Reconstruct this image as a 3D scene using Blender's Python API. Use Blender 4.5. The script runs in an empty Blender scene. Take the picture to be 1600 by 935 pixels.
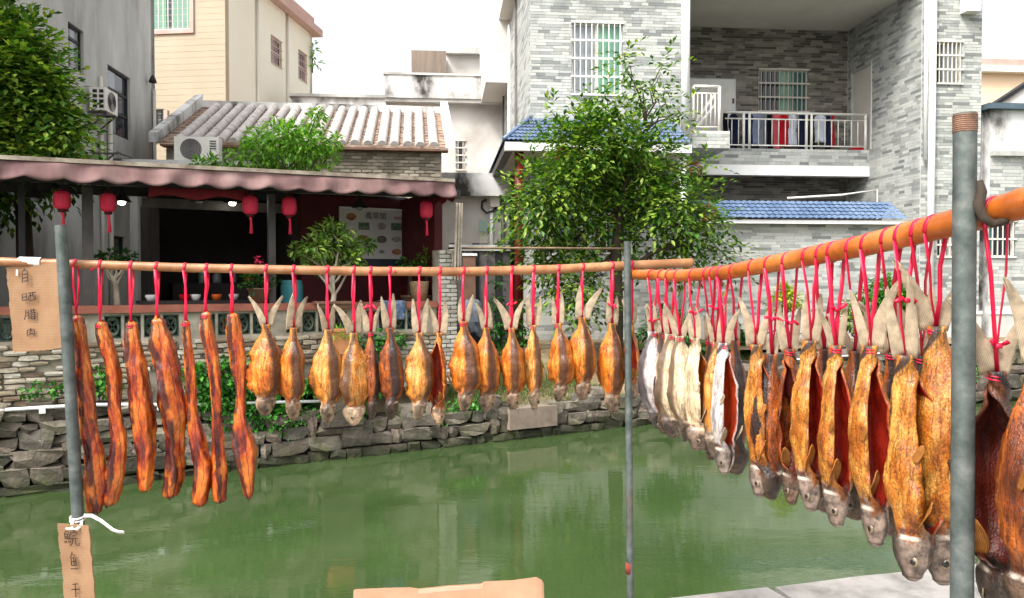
import bpy, math, random
from mathutils import Vector, Matrix, noise

# ------------------------------------------------------------------ camera, sky, sun, exposure
scene = bpy.context.scene
FPX, CX, CY = 1244.0, 800.0, 467.5          # focal length and centre measured in photo pixels (1600 wide)
PITCH = math.atan(27.5 / FPX)               # looking down by a little over one degree
CAM = Vector((0.0, 0.0, 2.6))               # eye height above the canal water (z = 0)
cam_data = bpy.data.cameras.new('camera')
cam_data.sensor_width = 36.0
cam_data.lens = FPX / 1600.0 * 36.0
cam_data.clip_start = 0.05
cam_data.clip_end = 2000.0
cam = bpy.data.objects.new('camera', cam_data)
scene.collection.objects.link(cam)
cam.location = CAM
cam.rotation_euler = (math.pi / 2 - PITCH, 0, 0)
scene.camera = cam

SUN_AZ, SUN_EL = math.radians(-138), math.radians(52)    # sun stands behind the viewer's left shoulder
world = bpy.data.worlds.new('World')
scene.world = world
world.use_nodes = True
wn = world.node_tree
sky = wn.nodes.new('ShaderNodeTexSky')
sky.sky_type = 'NISHITA'
sky.sun_disc = False
sky.sun_elevation = SUN_EL
sky.sun_rotation = SUN_AZ
sky.air_density = 1.0
sky.dust_density = 6.0
sky.ozone_density = 1.0
desat = wn.nodes.new('ShaderNodeHueSaturation')
desat.inputs['Saturation'].default_value = 0.12
wn.links.new(sky.outputs['Color'], desat.inputs['Color'])
bg = wn.nodes['Background']
bg.inputs['Strength'].default_value = 0.15
wn.links.new(desat.outputs['Color'], bg.inputs['Color'])

sun_data = bpy.data.lights.new('sun', 'SUN')
sun_data.energy = 1.5
sun_data.angle = math.radians(12)
sun_data.color = (1.0, 0.95, 0.87)
sun = bpy.data.objects.new('sun', sun_data)
scene.collection.objects.link(sun)
sun_dir = Vector((math.sin(SUN_AZ) * math.cos(SUN_EL), math.cos(SUN_AZ) * math.cos(SUN_EL), math.sin(SUN_EL)))
sun.rotation_euler = sun_dir.to_track_quat('Z', 'Y').to_euler()

scene.view_settings.view_transform = 'Standard'
scene.view_settings.look = 'None'
scene.view_settings.gamma = 1.0
scene.view_settings.use_curve_mapping = False
scene.view_settings.exposure = 1.3
scene.cycles.max_bounces = 8
scene.cycles.transparent_max_bounces = 8

# ------------------------------------------------------------------ helpers
RNG = random.Random(11)
def ru(a, b): return RNG.uniform(a, b)

def ray(px, py):
    a, b = (px - CX) / FPX, (CY - py) / FPX
    c, s = math.cos(PITCH), math.sin(PITCH)
    return Vector((a, c + b * s, -s + b * c))
def at_y(px, py, Y):
    d = ray(px, py); return CAM + d * (Y / d.y)
def at_z(px, py, z):
    d = ray(px, py); return CAM + d * ((z - CAM.z) / d.z)

class Frame:
    """a building's own axes: x along its front, y into its depth"""
    def __init__(self, origin, deg):
        self.o = Vector(origin); self.a = math.radians(deg)
        self.m = Matrix.Rotation(self.a, 3, 'Z'); self.mi = self.m.inverted()
    def world(self, p): return self.o + self.m @ Vector(p)
    def pix(self, px, py, ly):          # where the sight line meets the plane y = ly
        o = self.mi @ (CAM - self.o); d = self.mi @ ray(px, py)
        return o + d * ((ly - o.y) / d.y)
    def pixx(self, px, py, lx):         # where it meets the plane x = lx
        o = self.mi @ (CAM - self.o); d = self.mi @ ray(px, py)
        return o + d * ((lx - o.x) / d.x)
W = Frame((0, 0, 0), 0)

COL = scene.collection
META = {}
def props(o, label=None, cat=None, group=None, kind=None):
    if label: o['label'] = label
    if cat: o['category'] = cat
    if group: o['group'] = group
    if kind: o['kind'] = kind
    return o
def thing(name, label, cat, frame=W, base=(0, 0, 0), group=None):
    o = bpy.data.objects.new(name, None)
    o.empty_display_size = 0.1
    COL.objects.link(o)
    o.location = frame.world(base); o.rotation_euler = (0, 0, frame.a)
    META[o.name] = (frame, Vector(base))
    return props(o, label, cat, group)

class MB:
    def __init__(self): self.v = []; self.f = []; self.mi = []; self.sm = []; self.attr = {}
    def add(self, vs, fs, mi=0, sm=False):
        n = len(self.v); self.v += [tuple(v) for v in vs]
        for f in fs: self.f.append(tuple(i + n for i in f)); self.mi.append(mi); self.sm.append(sm)
        return self
    def box(self, x0, x1, y0, y1, z0, z1, mi=0):
        self.add([(x0,y0,z0),(x1,y0,z0),(x1,y1,z0),(x0,y1,z0),(x0,y0,z1),(x1,y0,z1),(x1,y1,z1),(x0,y1,z1)],
                 [(0,3,2,1),(4,5,6,7),(0,1,5,4),(1,2,6,5),(2,3,7,6),(3,0,4,7)], mi)
        return self
    def bar(self, a, b, w, h, mi=0):
        a, b = Vector(a), Vector(b); d = (b - a).normalized()
        r = d.cross(Vector((0,0,1)))
        r = Vector((1,0,0)) if r.length < 1e-4 else r.normalized()
        u = r.cross(d).normalized()
        c = [r*w/2+u*h/2, -r*w/2+u*h/2, -r*w/2-u*h/2, r*w/2-u*h/2]
        self.add([a+q for q in c]+[b+q for q in c], [(0,1,2,3),(7,6,5,4),(0,4,5,1),(1,5,6,2),(2,6,7,3),(3,7,4,0)], mi)
        return self
    def prism(self, poly, y0, y1, mi=0):          # outline in (x, z), extruded along y
        n = len(poly)
        vs = [(x, y0, z) for x, z in poly] + [(x, y1, z) for x, z in poly]
        fs = [tuple(range(n))[::-1], tuple(range(n, 2*n))] + [(i, (i+1) % n, n+(i+1) % n, n+i) for i in range(n)]
        self.add(vs, fs, mi); return self
    def poly_prism(self, poly, z0, z1, mi=0):     # outline in (x, y), extruded along z
        n = len(poly)
        vs = [(x, y, z0) for x, y in poly] + [(x, y, z1) for x, y in poly]
        fs = [tuple(range(n))[::-1], tuple(range(n, 2*n))] + [(i, (i+1) % n, n+(i+1) % n, n+i) for i in range(n)]
        self.add(vs, fs, mi); return self
    def tube(self, pts, rad, n=8, mi=0, cap=True, flat=1.0):
        pts = [Vector(p) for p in pts]; k = len(pts)
        if not hasattr(rad, '__len__'): rad = [rad] * k
        vs = []; prev = None
        for i, p in enumerate(pts):
            t = (pts[min(i+1, k-1)] - pts[max(i-1, 0)]).normalized()
            if prev is None:
                r = t.cross(Vector((0,0,1)))
                if r.length < 1e-3: r = t.cross(Vector((0,1,0)))
            else: r = prev - t * prev.dot(t)
            r.normalize(); prev = r; u = t.cross(r)
            for j in range(n):
                a = 2*math.pi*j/n
                vs.append(p + r*math.cos(a)*rad[i] + u*math.sin(a)*rad[i]*flat)
        fs = [(i*n+j, i*n+(j+1) % n, (i+1)*n+(j+1) % n, (i+1)*n+j) for i in range(k-1) for j in range(n)]
        if cap: fs += [tuple(range(n))[::-1], tuple((k-1)*n+j for j in range(n))]
        self.add(vs, fs, mi, True); return self
    def lathe(self, prof, n=16, c=(0,0,0), mi=0, sm=True):     # prof: (radius, z)
        vs = []; m = len(prof)
        for r, z in prof:
            for j in range(n):
                a = 2*math.pi*j/n; vs.append((c[0]+r*math.cos(a), c[1]+r*math.sin(a), c[2]+z))
        fs = [(i*n+j, i*n+(j+1) % n, (i+1)*n+(j+1) % n, (i+1)*n+j) for i in range(m-1) for j in range(n)]
        fs += [tuple(range(n))[::-1], tuple((m-1)*n+j for j in range(n))]
        self.add(vs, fs, mi, sm); return self
    def grid(self, rows, mi=0, sm=True, closed=False):
        m = len(rows[0]); vs = [p for r in rows for p in r]
        fs = []
        for i in range(len(rows)-1):
            for j in range(m if closed else m-1):
                fs.append((i*m+j, i*m+(j+1) % m, (i+1)*m+(j+1) % m, (i+1)*m+j))
        self.add(vs, fs, mi, sm); return self
    def sheet(self, rows, th, mi=0, sm=True):      # a grid with thickness (front rows, back offset along y)
        m = len(rows[0]); k = len(rows)
        rows = [[Vector(p) for p in r] for r in rows]
        nrm = []
        for i in range(k):
            q = []
            for j in range(m):
                du = rows[min(i+1,k-1)][j]-rows[max(i-1,0)][j]; dv = rows[i][min(j+1,m-1)]-rows[i][max(j-1,0)]
                c = du.cross(dv); q.append(c.normalized() if c.length > 1e-9 else Vector((0,1,0)))
            nrm.append(q)
        A = [rows[i][j]+nrm[i][j]*th/2 for i in range(k) for j in range(m)]
        B = [rows[i][j]-nrm[i][j]*th/2 for i in range(k) for j in range(m)]
        N = k*m; fs = []
        for i in range(k-1):
            for j in range(m-1):
                a,b,c,d = i*m+j, i*m+j+1, (i+1)*m+j+1, (i+1)*m+j
                fs += [(a,d,c,b), (N+a,N+b,N+c,N+d)]
        for i in range(k-1):
            fs += [(i*m,N+i*m,N+(i+1)*m,(i+1)*m), (i*m+m-1,(i+1)*m+m-1,N+(i+1)*m+m-1,N+i*m+m-1)]
        for j in range(m-1):
            fs += [(j,j+1,N+j+1,N+j), ((k-1)*m+j,N+(k-1)*m+j,N+(k-1)*m+j+1,(k-1)*m+j+1)]
        self.add(A+B, fs, mi, sm); return self
    def mesh(self, name, mats, off=Vector((0,0,0))):
        me = bpy.data.meshes.new(name)
        me.from_pydata([(x-off.x, y-off.y, z-off.z) for x, y, z in self.v], [], self.f)
        for m in (mats if isinstance(mats, (list, tuple)) else [mats]): me.materials.append(m)
        me.polygons.foreach_set('material_index', self.mi)
        me.polygons.foreach_set('use_smooth', self.sm)
        for nm, vals in self.attr.items():
            at = me.attributes.new(nm, 'FLOAT', 'POINT'); at.data.foreach_set('value', vals)
        me.update(); return me
    def build(self, name, mats, parent=None, frame=W, base=None):
        """one mesh object; as a part it takes its thing's axes, alone it stands at its own base"""
        if parent is not None: frame, base = META[parent.name]
        elif base is None:
            xs = [p[0] for p in self.v]; ys = [p[1] for p in self.v]
            base = Vector(((min(xs)+max(xs))/2, (min(ys)+max(ys))/2, min(p[2] for p in self.v)))
        base = Vector(base)
        o = bpy.data.objects.new(name, self.mesh(name, mats, base))
        COL.objects.link(o)
        if parent is not None: o.parent = parent
        else: o.location = frame.world(base); o.rotation_euler = (0, 0, frame.a)
        META[o.name] = (frame, base)
        return o
def piece(name, mesh, parent, loc, scale=(1,1,1), rot=(0,0,0)):
    """a brick, stone or tile: its own object, mesh data shared with its like"""
    o = bpy.data.objects.new(name, mesh); COL.objects.link(o)
    o.parent = parent; o.location = Vector(loc) - META[parent.name][1]; o.scale = scale; o.rotation_euler = rot
    return o
def struct(name, mb, m, frame=W): return props(mb.build(name, m, None, frame), kind='structure')

# ------------------------------------------------------------------ materials
def srgb(r, g, b):
    f = lambda c: c/12.92 if c <= 0.04045 else ((c+0.055)/1.055)**2.4
    return (f(r/255), f(g/255), f(b/255))
def c4(c): return (c[0], c[1], c[2], 1.0)
class NT:
    def __init__(self, name):
        self.m = bpy.data.materials.new(name); self.m.use_nodes = True
        self.t = self.m.node_tree; self.b = self.t.nodes['Principled BSDF']; self.out = self.t.nodes['Material Output']
    def n(self, typ, **kw):
        x = self.t.nodes.new('ShaderNode'+typ)
        for k, v in kw.items(): setattr(x, k, v)
        return x
    def l(self, a, b): self.t.links.new(a, b)
    def pos(self, stretch=(1,1,1), obj=False):
        s = self.n('TexCoord').outputs['Object'] if obj else self.n('NewGeometry').outputs['Position']
        mp = self.n('Mapping'); mp.inputs['Scale'].default_value = stretch
        self.l(s, mp.inputs['Vector']); return mp.outputs['Vector']
    def noise(self, vec, scale, detail=5, rough=0.6, dist=0.0):
        x = self.n('TexNoise'); self.l(vec, x.inputs['Vector'])
        x.inputs['Scale'].default_value = scale; x.inputs['Detail'].default_value = detail
        x.inputs['Roughness'].default_value = rough; x.inputs['Distortion'].default_value = dist
        return x.outputs['Fac']
    def ramp(self, fac, stops, const=False):
        x = self.n('ValToRGB'); self.l(fac, x.inputs['Fac'])
        if const: x.color_ramp.interpolation = 'CONSTANT'
        e = x.color_ramp.elements
        while len(e) < len(stops): e.new(0.5)
        for el, (p, c) in zip(e, stops): el.position = p; el.color = c4(c) if hasattr(c, '__len__') else (c, c, c, 1)
        return x.outputs['Color']
    def mix(self, fac, a, b, mode='MIX'):
        x = self.n('Mix', data_type='RGBA', blend_type=mode)
        for s, v in ((x.inputs[0], fac), (x.inputs[6], a), (x.inputs[7], b)):
            if hasattr(v, 'links') or isinstance(v, bpy.types.NodeSocket): self.l(v, s)
            elif hasattr(v, '__len__'): s.default_value = c4(v)
            else: s.default_value = v
        return x.outputs[2]
    def math(self, op, a, b=0.0, clamp=False):
        x = self.n('Math', operation=op, use_clamp=clamp)
        for s, v in ((x.inputs[0], a), (x.inputs[1], b)):
            if isinstance(v, bpy.types.NodeSocket): self.l(v, s)
            else: s.default_value = v
        return x.outputs[0]
    def attr(self, nm):
        x = self.n('Attribute'); x.attribute_name = nm; return x.outputs['Fac']
    def bump(self, h, strength, dist=0.01, base=None):
        x = self.n('Bump'); x.inputs['Strength'].default_value = strength; x.inputs['Distance'].default_value = dist
        self.l(h, x.inputs['Height'])
        if base is not None: self.l(base, x.inputs['Normal'])
        self.l(x.outputs['Normal'], self.b.inputs['Normal']); return x.outputs['Normal']
    def set(self, col=None, rough=None, metal=None, spec=None):
        for k, v in (('Base Color', col), ('Roughness', rough), ('Metallic', metal), ('Specular IOR Level', spec)):
            if v is None: continue
            s = self.b.inputs[k]
            if isinstance(v, bpy.types.NodeSocket): self.l(v, s)
            elif hasattr(v, '__len__'): s.default_value = c4(v)
            else: s.default_value = v
        return self.m

def mat(name, cols, scale=4.0, rough=0.8, bump=0.2, bscale=None, metal=0.0, spec=0.3, stretch=(1,1,1), rnd=0.0, island=0.0,
        dist=0.01, detail=6, obj=False, lo=0.3, hi=0.7):
    """weathered surface: noise runs through a few real colours, fine bump, optional piece-to-piece variation"""
    t = NT(name); v = t.pos(stretch, obj)
    f = t.noise(v, scale, detail)
    k = len(cols)
    col = t.ramp(f, [(lo+(hi-lo)*i/max(1, k-1), c) for i, c in enumerate(cols)]) if k > 1 else None
    if col is None:
        col = t.ramp(f, [(0.25, tuple(x*0.82 for x in cols[0])), (0.75, tuple(min(1, x*1.12) for x in cols[0]))])
    if rnd or island:
        src = t.n('ObjectInfo').outputs['Random'] if rnd else t.n('NewGeometry').outputs['Random Per Island']
        a = rnd or island
        g = t.ramp(src, [(0, 1-a), (1, 1.0)])
        col = t.mix(1.0, col, g, 'MULTIPLY')
    if bump: t.bump(t.noise(v, bscale or scale*6, 4), bump, dist)
    r = t.ramp(t.noise(v, scale*2.3, 3), [(0.3, max(0, rough-0.08)), (0.7, min(1, rough+0.08))])
    return t.set(col, r, metal, spec)
def palette(name, cols, island=False, rough=0.6, bump=0.15, spec=0.35, grime=0.25):
    """each tile or brick takes one colour of the palette"""
    t = NT(name)
    src = t.n('NewGeometry').outputs['Random Per Island'] if island else t.n('ObjectInfo').outputs['Random']
    k = len(cols)
    col = t.ramp(src, [(i/k, c) for i, c in enumerate(cols)], True)
    v = t.pos()
    g = t.ramp(t.noise(t.pos((1,1,.3)), 1.3, 7, 0.68), [(0.32, 1-grime), (0.62, 1.0)])
    col = t.mix(1.0, col, g, 'MULTIPLY')
    g2 = t.ramp(t.noise(v, 26, 4), [(0.3, 0.82), (0.7, 1.0)])
    col = t.mix(1.0, col, g2, 'MULTIPLY')
    if bump: t.bump(t.noise(v, 60, 4), bump, 0.006)
    return t.set(col, rough, 0, spec)
def leafmat(name, a, b, c, rough=0.45):
    t = NT(name)
    r = t.n('NewGeometry').outputs['Random Per Island']
    col = t.ramp(r, [(0.0, a), (0.5, b), (1.0, c)])
    v = t.pos(); g = t.ramp(t.noise(v, 1.7, 4), [(0.3, 0.7), (0.7, 1.15)])
    col = t.mix(1.0, col, g, 'MULTIPLY')
    t.set(col, rough, 0, 0.35)
    tr = t.n('BsdfTranslucent'); t.l(t.mix(1.0, col, (1.3, 1.5, 0.6), 'MULTIPLY'), tr.inputs['Color'])
    mx = t.n('MixShader'); mx.inputs[0].default_value = 0.3
    t.l(t.b.outputs[0], mx.inputs[1]); t.l(tr.outputs[0], mx.inputs[2]); t.l(mx.outputs[0], t.out.inputs['Surface'])
    return t.m
def glassmat(name, col, rough=0.08):
    t = NT(name); v = t.pos()
    return t.set(t.ramp(t.noise(v, 0.8, 2), [(0.3, tuple(x*0.7 for x in col)), (0.7, col)]), rough, 0, 0.6)
def emit(name, col, s):
    t = NT(name); t.set(col, 0.5); t.b.inputs['Emission Color'].default_value = c4(col); t.b.inputs['Emission Strength'].default_value = s
    return t.m

M = {}
M['concrete'] = mat('stained_concrete', [srgb(122,121,118), srgb(176,175,171), srgb(206,205,201)], 0.9, 0.9, 0.3, 14, stretch=(1,1,0.35), lo=0.28, hi=0.72)
M['plaster_stained'] = mat('mould_stained_plaster', [srgb(62,60,57), srgb(165,163,160), srgb(214,213,211)], 1.1, 0.9, 0.25, 12, stretch=(1,1,0.6), lo=0.36, hi=0.56)
M['plaster_pale'] = mat('pale_plaster', [srgb(176,170,162), srgb(205,201,196), srgb(214,212,209)], 0.7, 0.9, 0.15, 10)
M['beige_tile'] = mat('beige_render', [srgb(168,154,132), srgb(180,167,146)], 0.6, 0.75, 0.06, 9)
M['cream'] = mat('cream_render', [srgb(232,224,204), srgb(238,232,215)], 0.5, 0.8, 0.06, 9)
M['pink_trim'] = mat('pink_trim_paint', [srgb(180,142,132), srgb(196,164,154)], 2, 0.6, 0.1)
M['white'] = mat('white_paint', [srgb(222,221,219), srgb(236,236,235)], 1.6, 0.55, 0.05)
M['white_metal'] = mat('white_powder_coat', [srgb(214,210,202), srgb(232,229,223)], 3, 0.35, 0.03, spec=0.5)
M['offwhite'] = mat('offwhite_render', [srgb(196,189,178), srgb(212,206,197)], 0.8, 0.85, 0.1)
M['mortar'] = mat('pale_mortar', [srgb(158,160,158), srgb(186,188,186)], 3, 0.9, 0.2)
M['mortar_old'] = mat('old_lime_mortar', [srgb(120,110,96), srgb(178,170,154)], 4, 0.95, 0.4)
M['joint_dark'] = mat('earth_packed_joints', [srgb(36,34,27), srgb(74,68,54)], 5, 0.95, 0.5)
TILE = [srgb(192,193,188), srgb(198,198,192), srgb(178,181,177), srgb(194,195,189), srgb(160,164,160), srgb(190,191,185), srgb(152,155,152), srgb(186,188,183), srgb(132,135,133), srgb(174,176,171), srgb(196,196,190), srgb(164,166,161)]
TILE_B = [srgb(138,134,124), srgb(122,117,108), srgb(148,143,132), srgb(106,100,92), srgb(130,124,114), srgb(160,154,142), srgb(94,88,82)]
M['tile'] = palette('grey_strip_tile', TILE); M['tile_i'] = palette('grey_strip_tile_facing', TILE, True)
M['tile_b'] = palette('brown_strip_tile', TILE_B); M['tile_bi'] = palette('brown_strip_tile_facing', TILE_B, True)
OLDB = [srgb(196,184,164), srgb(170,156,134), srgb(206,198,182), srgb(146,128,106), srgb(184,172,152), srgb(120,104,88)]
M['oldbrick'] = palette('weathered_brick', OLDB, rough=0.9, bump=0.5, spec=0.15, grime=0.4)
M['whitebrick'] = palette('whitewashed_brick', [srgb(214,208,196), srgb(196,190,178), srgb(222,218,208), srgb(180,172,158)], rough=0.9, bump=0.4, spec=0.15)
M['greybrick'] = palette('old_grey_brick', [srgb(178,166,150), srgb(156,146,130), srgb(140,130,116), srgb(190,180,164)], rough=0.9, bump=0.4, spec=0.15)
M['blue_tile'] = mat('blue_glazed_tile', [srgb(74,94,124), srgb(92,112,142), srgb(114,132,158)], 2.5, 0.28, 0.06, spec=0.5)
M['dark_metal'] = mat('dark_painted_steel', [srgb(28,27,29), srgb(46,44,46)], 3, 0.5, 0.05)
M['grey_metal'] = mat('grey_painted_steel', [srgb(70,66,66), srgb(96,90,88)], 3, 0.5, 0.05)
M['maroon'] = mat('maroon_paint', [srgb(66,16,21), srgb(88,24,28)], 1.4, 0.6, 0.08)
M['red_paint'] = mat('red_column_paint', [srgb(84,13,15), srgb(104,20,20)], 2, 0.5, 0.06)
M['dark_room'] = mat('unlit_room_dark', [srgb(44,40,40), srgb(72,64,62)], 1.2, 0.8, 0.1)  # dark base carries the shade of the unlit room; furniture shares it
M['soil'] = mat('dry_soil', [srgb(86,74,54), srgb(122,106,82), srgb(146,132,108)], 2.2, 0.95, 0.6, 18, dist=0.03)
M['paving'] = mat('grey_paving', [srgb(132,128,122), srgb(168,164,158)], 3, 0.9, 0.4, 22)
M['granite'] = mat('white_granite', [srgb(92,89,86), srgb(124,120,116), srgb(142,138,134)], 9, 0.8, 0.6, 60, dist=0.006, lo=0.25, hi=0.6)
M['glass_dark'] = glassmat('dark_window_glass', srgb(44,50,58))
M['glass_green'] = glassmat('green_window_glass', srgb(120,168,142), 0.15)
M['glass_teal'] = glassmat('teal_window_glass', srgb(60,112,108), 0.12)
M['glass_grey'] = glassmat('grey_window_glass', srgb(150,156,160), 0.12)
M['leaf_tree'] = leafmat('tree_leaf', srgb(34,68,20), srgb(80,122,38), srgb(152,172,66))
M['leaf_dark'] = leafmat('dark_leaf', srgb(22,62,22), srgb(44,94,32), srgb(74,122,44))
M['leaf_bright'] = leafmat('bright_leaf', srgb(70,122,30), srgb(104,160,44), srgb(142,188,68))
M['leaf_bonsai'] = leafmat('bonsai_leaf', srgb(64,98,40), srgb(104,138,60), srgb(164,188,84))
M['leaf_ivy'] = leafmat('ivy_leaf', srgb(30,82,24), srgb(58,124,38), srgb(98,160,62))
M['leaf_yellow'] = leafmat('yellow_green_leaf', srgb(96,130,30), srgb(158,170,40), srgb(206,200,64))
M['grass'] = leafmat('grass_blade', srgb(60,92,32), srgb(92,124,48), srgb(140,150,80))
M['bark'] = mat('dark_bark', [srgb(44,36,30), srgb(78,66,54)], 6, 0.9, 0.7, 40, stretch=(1,1,0.3))
M['bark_pale'] = mat('pale_bonsai_bark', [srgb(150,136,118), srgb(196,184,166)], 6, 0.85, 0.5, 40)
M['terracotta'] = mat('terracotta', [srgb(178,112,72), srgb(204,140,96)], 5, 0.85, 0.2)
M['clay_pot'] = mat('brown_clay_pot', [srgb(96,70,56), srgb(126,96,78)], 5, 0.7, 0.2)
# ------------------------------------------------------------------ axes of the place
H = Frame((0.43, 19.0, 0), 5)                 # tiled house on the right
L = Frame((-6.2, 9.6, 0), 29.5)               # far bank, left stretch (x along the bank)
LEG = 9.76
Bp = L.world((LEG, 0, 0)); R2 = Frame(Bp, 18.6)   # far bank, right stretch
GZ = 1.2                                      # ground on the far bank
NZ = 1.0                                      # ground on the near bank

UNIT = MB().box(-.5,.5,-.5,.5,-.5,.5)
def unit_mesh(name, m): return UNIT.mesh(name, m)
def rough_block(name, m, seed, chip=0.06, rnd=0.16):
    """a worn brick or stone: cube cut once, corners pulled in, faces uneven"""
    q = random.Random(seed); mb = MB(); idx = {}; vs = []; fs = []
    def vid(i, j, k):
        if (i,j,k) not in idx:
            p = Vector((i-1, j-1, k-1)) * 0.5
            s = sum(abs(c) > 0.4 for c in p)
            p *= 1 - rnd * (0, 0, .45, 1)[s] * q.uniform(.6, 1.3)
            p += Vector((q.uniform(-1,1), q.uniform(-1,1), q.uniform(-1,1))) * chip * .5
            idx[(i,j,k)] = len(vs); vs.append(p)
        return idx[(i,j,k)]
    for ax in range(3):
        for side in (0, 2):
            for a in range(2):
                for b in range(2):
                    def g(u, v):
                        t = [0,0,0]; t[ax] = side; t[(ax+1)%3] = u; t[(ax+2)%3] = v; return vid(*t)
                    f = (g(a,b), g(a+1,b), g(a+1,b+1), g(a,b+1))
                    fs.append(f if side else f[::-1])
    mb.add(vs, fs, 0, False); return mb.mesh(name, m)

# ------------------------------------------------------------------ water and ground
def watermat():
    t = NT('murky_green_canal_water'); v = t.pos()
    col = t.ramp(t.noise(v, 0.5, 4), [(0.3, srgb(48,66,34)), (0.55, srgb(58,75,42)), (0.8, srgb(74,88,57))])
    scum = t.ramp(t.noise(t.pos((1, 2.2, 1)), 2.2, 7, 0.7, 0.6), [(0.6, 0.0), (0.76, 1.0)])
    col = t.mix(t.math('MULTIPLY', scum, 0.25), col, srgb(96,106,70))
    v2 = t.pos((1.0, 2.0, 1))
    h = t.math('ADD', t.noise(v2, 2.2, 3, 0.5, 0.3), t.math('MULTIPLY', t.noise(v2, 11, 3), 0.22))
    t.bump(h, 0.075, 0.03)
    m = t.set(col, 0.035, 0, 0.9); t.b.inputs['IOR'].default_value = 1.4
    return m
wp = [Vector((-120, -30)), Vector((160, -30)), Vector((160, 75)), Vector((-120, 75))]
struct('water', MB().add([(p.x, p.y, 0) for p in wp], [(0,1,2,3)]), watermat())
# far bank: one sheet behind the retaining wall out to the horizon
e0 = L.world((-80, .35, GZ)); e1 = L.world((4.2, .35, GZ)); e1b = L.world((4.9, 1.9, GZ)); e2 = L.world((LEG, 2.1, GZ)); e3 = R2.world((3.2, .9, GZ)); e4 = R2.world((120, .5, GZ))
mb = MB(); mb.add([e0, e1, e1b, e2, e3, e4, (900, 900, GZ), (-900, 900, GZ), (-900, 40, GZ)], [(0,1,2,3,4,5,6,7,8)])
struct('ground', mb, M['soil'])
# sloping planted bank in front of the house, between wall top and garden
rows = []
for i in range(29):
    u = i / 28
    if u < 0.62: a = L.world((4.2 + (LEG-4.2)*u/0.62, .12, 0)); c = L.world((4.2 + (LEG-4.2)*u/0.62, 2.3, 0))
    else: a = R2.world((3.4*(u-.62)/.38, .12, 0)); c = R2.world((3.4*(u-.62)/.38, 2.2, 0))
    rows.append([tuple(a.lerp(c, j/9).to_2d()) + ((0.42 + (GZ+.02-0.42)*min(1, (j/9)**.8*1.1)) + .05*noise.noise(Vector((i*.6, j*.7, 3))),) for j in range(10)])
struct('bank', MB().grid(rows), M['soil'])
# near bank: paving below the frame, granite parapet along the water
PA = Frame((0.62, 2.75, 0), 14.9)             # parapet's water edge
struct('pavement', MB().poly_prism([tuple(PA.world((-30, -.2, 0)).to_2d()), tuple(PA.world((-30, -14, 0)).to_2d()), tuple(PA.world((30, -14, 0)).to_2d()), tuple(PA.world((30, -.2, 0)).to_2d())], -1.0, NZ), M['paving'])
par = thing('parapet', 'low parapet of pale granite blocks along the near edge of the canal', 'parapet', PA, (0, -.2, NZ))
x = -6.0
gm = [rough_block('granite_block', M['granite'], 40+i, 0.012, 0.022) for i in range(4)]
i = 0
while x < 7:
    w = ru(.75, 1.15)
    piece('block', gm[i % 4], par, (x+w/2, -.2, NZ+.253+ru(-.004,.004)), (w-.012, .42, .505), (0, 0, ru(-.006,.006)))
    x += w; i += 1

# ------------------------------------------------------------------ retaining wall of stones
def stonemat():
    t = NT('canal_stone'); v = t.pos()
    col = t.ramp(t.n('ObjectInfo').outputs['Random'], [(0, srgb(78,72,64)), (.25, srgb(118,108,96)), (.45, srgb(92,88,80)), (.7, srgb(138,128,114)), (.85, srgb(108,94,86)), (1, srgb(156,148,134))])
    g = t.ramp(t.noise(v, 7, 7, .65), [(.3, .55), (.65, 1.1)]); col = t.mix(1, col, g, 'MULTIPLY')
    sp = t.n('SeparateXYZ'); t.l(t.n('NewGeometry').outputs['Position'], sp.inputs[0])
    wet = t.math('ADD', sp.outputs['Z'], t.math('MULTIPLY', t.noise(v, 3, 3), .18))
    col = t.mix(t.ramp(wet, [(.16, 1.0), (.34, 0.0)]), col, srgb(52,54,40))          # algae line above the water
    moss = t.ramp(t.noise(v, 2.3, 5), [(.5, 0), (.68, .6)]); col = t.mix(moss, col, srgb(78,84,50))
    lich = t.ramp(t.noise(v, 5.5, 6, .7), [(.66, 0), (.7, .6)]); col = t.mix(lich, col, srgb(178,172,160))
    t.bump(t.noise(v, 24, 6), .7, .03); return t.set(col, .9, 0, .2)
SM = stonemat()
SMESH = [rough_block('stone', SM, 100+i, 0.24, 0.1) for i in range(14)]
def stone_courses(wall, frame, x0, x1, ztop, sizes, d=0.0, zlow=-.25):
    """courses of uneven stones, laid from below the water up to ztop(x)"""
    n = 0; z = zlow; course = 0
    while z < 1.5:
        h = sizes(course)[0] * ru(.8, 1.25); x = x0 + ru(-.2, 0)
        while x < x1:
            w = sizes(course)[1] * RNG.choice((.5, .7, .9, 1.1, 1.5, 1.9)) * ru(.85, 1.15)
            zt = ztop(x + w/2)
            if z + h*.45 < zt:
                hh = h*ru(.8, 1.02) if RNG.random() > .13 else h*ru(1.2, 1.75)
                piece('stone', SMESH[RNG.randrange(14)], wall, (x+w/2, d+.05+ru(-.03,.035)+.05*z, z+hh/2), ((w-.012)*1.05, .3, hh*1.06), (ru(-.04,.04), ru(-.07,.07), ru(-.08,.08)))
                n += 1
            x += w
        z += h
    return n
def ztop_l(x): return 1.04 if x < 2.4 else (1.0 - (x-2.4)*.2 if x < 4.4 else .56 + .08*math.sin(x*3))
rw = thing('retaining_wall', 'rough stone retaining wall rising from the green water on the left below the restaurant', 'wall', L, (3, .2, -.3))
mb = MB()
for i in range(26):
    xa = -3.5 + i*.51
    mb.box(xa, xa+.51, .16, .34, -.4, ztop_l(xa+.25)-.06)
mb.build('backing', M['joint_dark'], rw)
n1 = stone_courses(rw, L, -1.6, 2.6, ztop_l, lambda c: ((.2,.4),(.16,.5),(.32,.75),(.24,.5),(.15,.34),(.2,.5))[c % 6])
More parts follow.
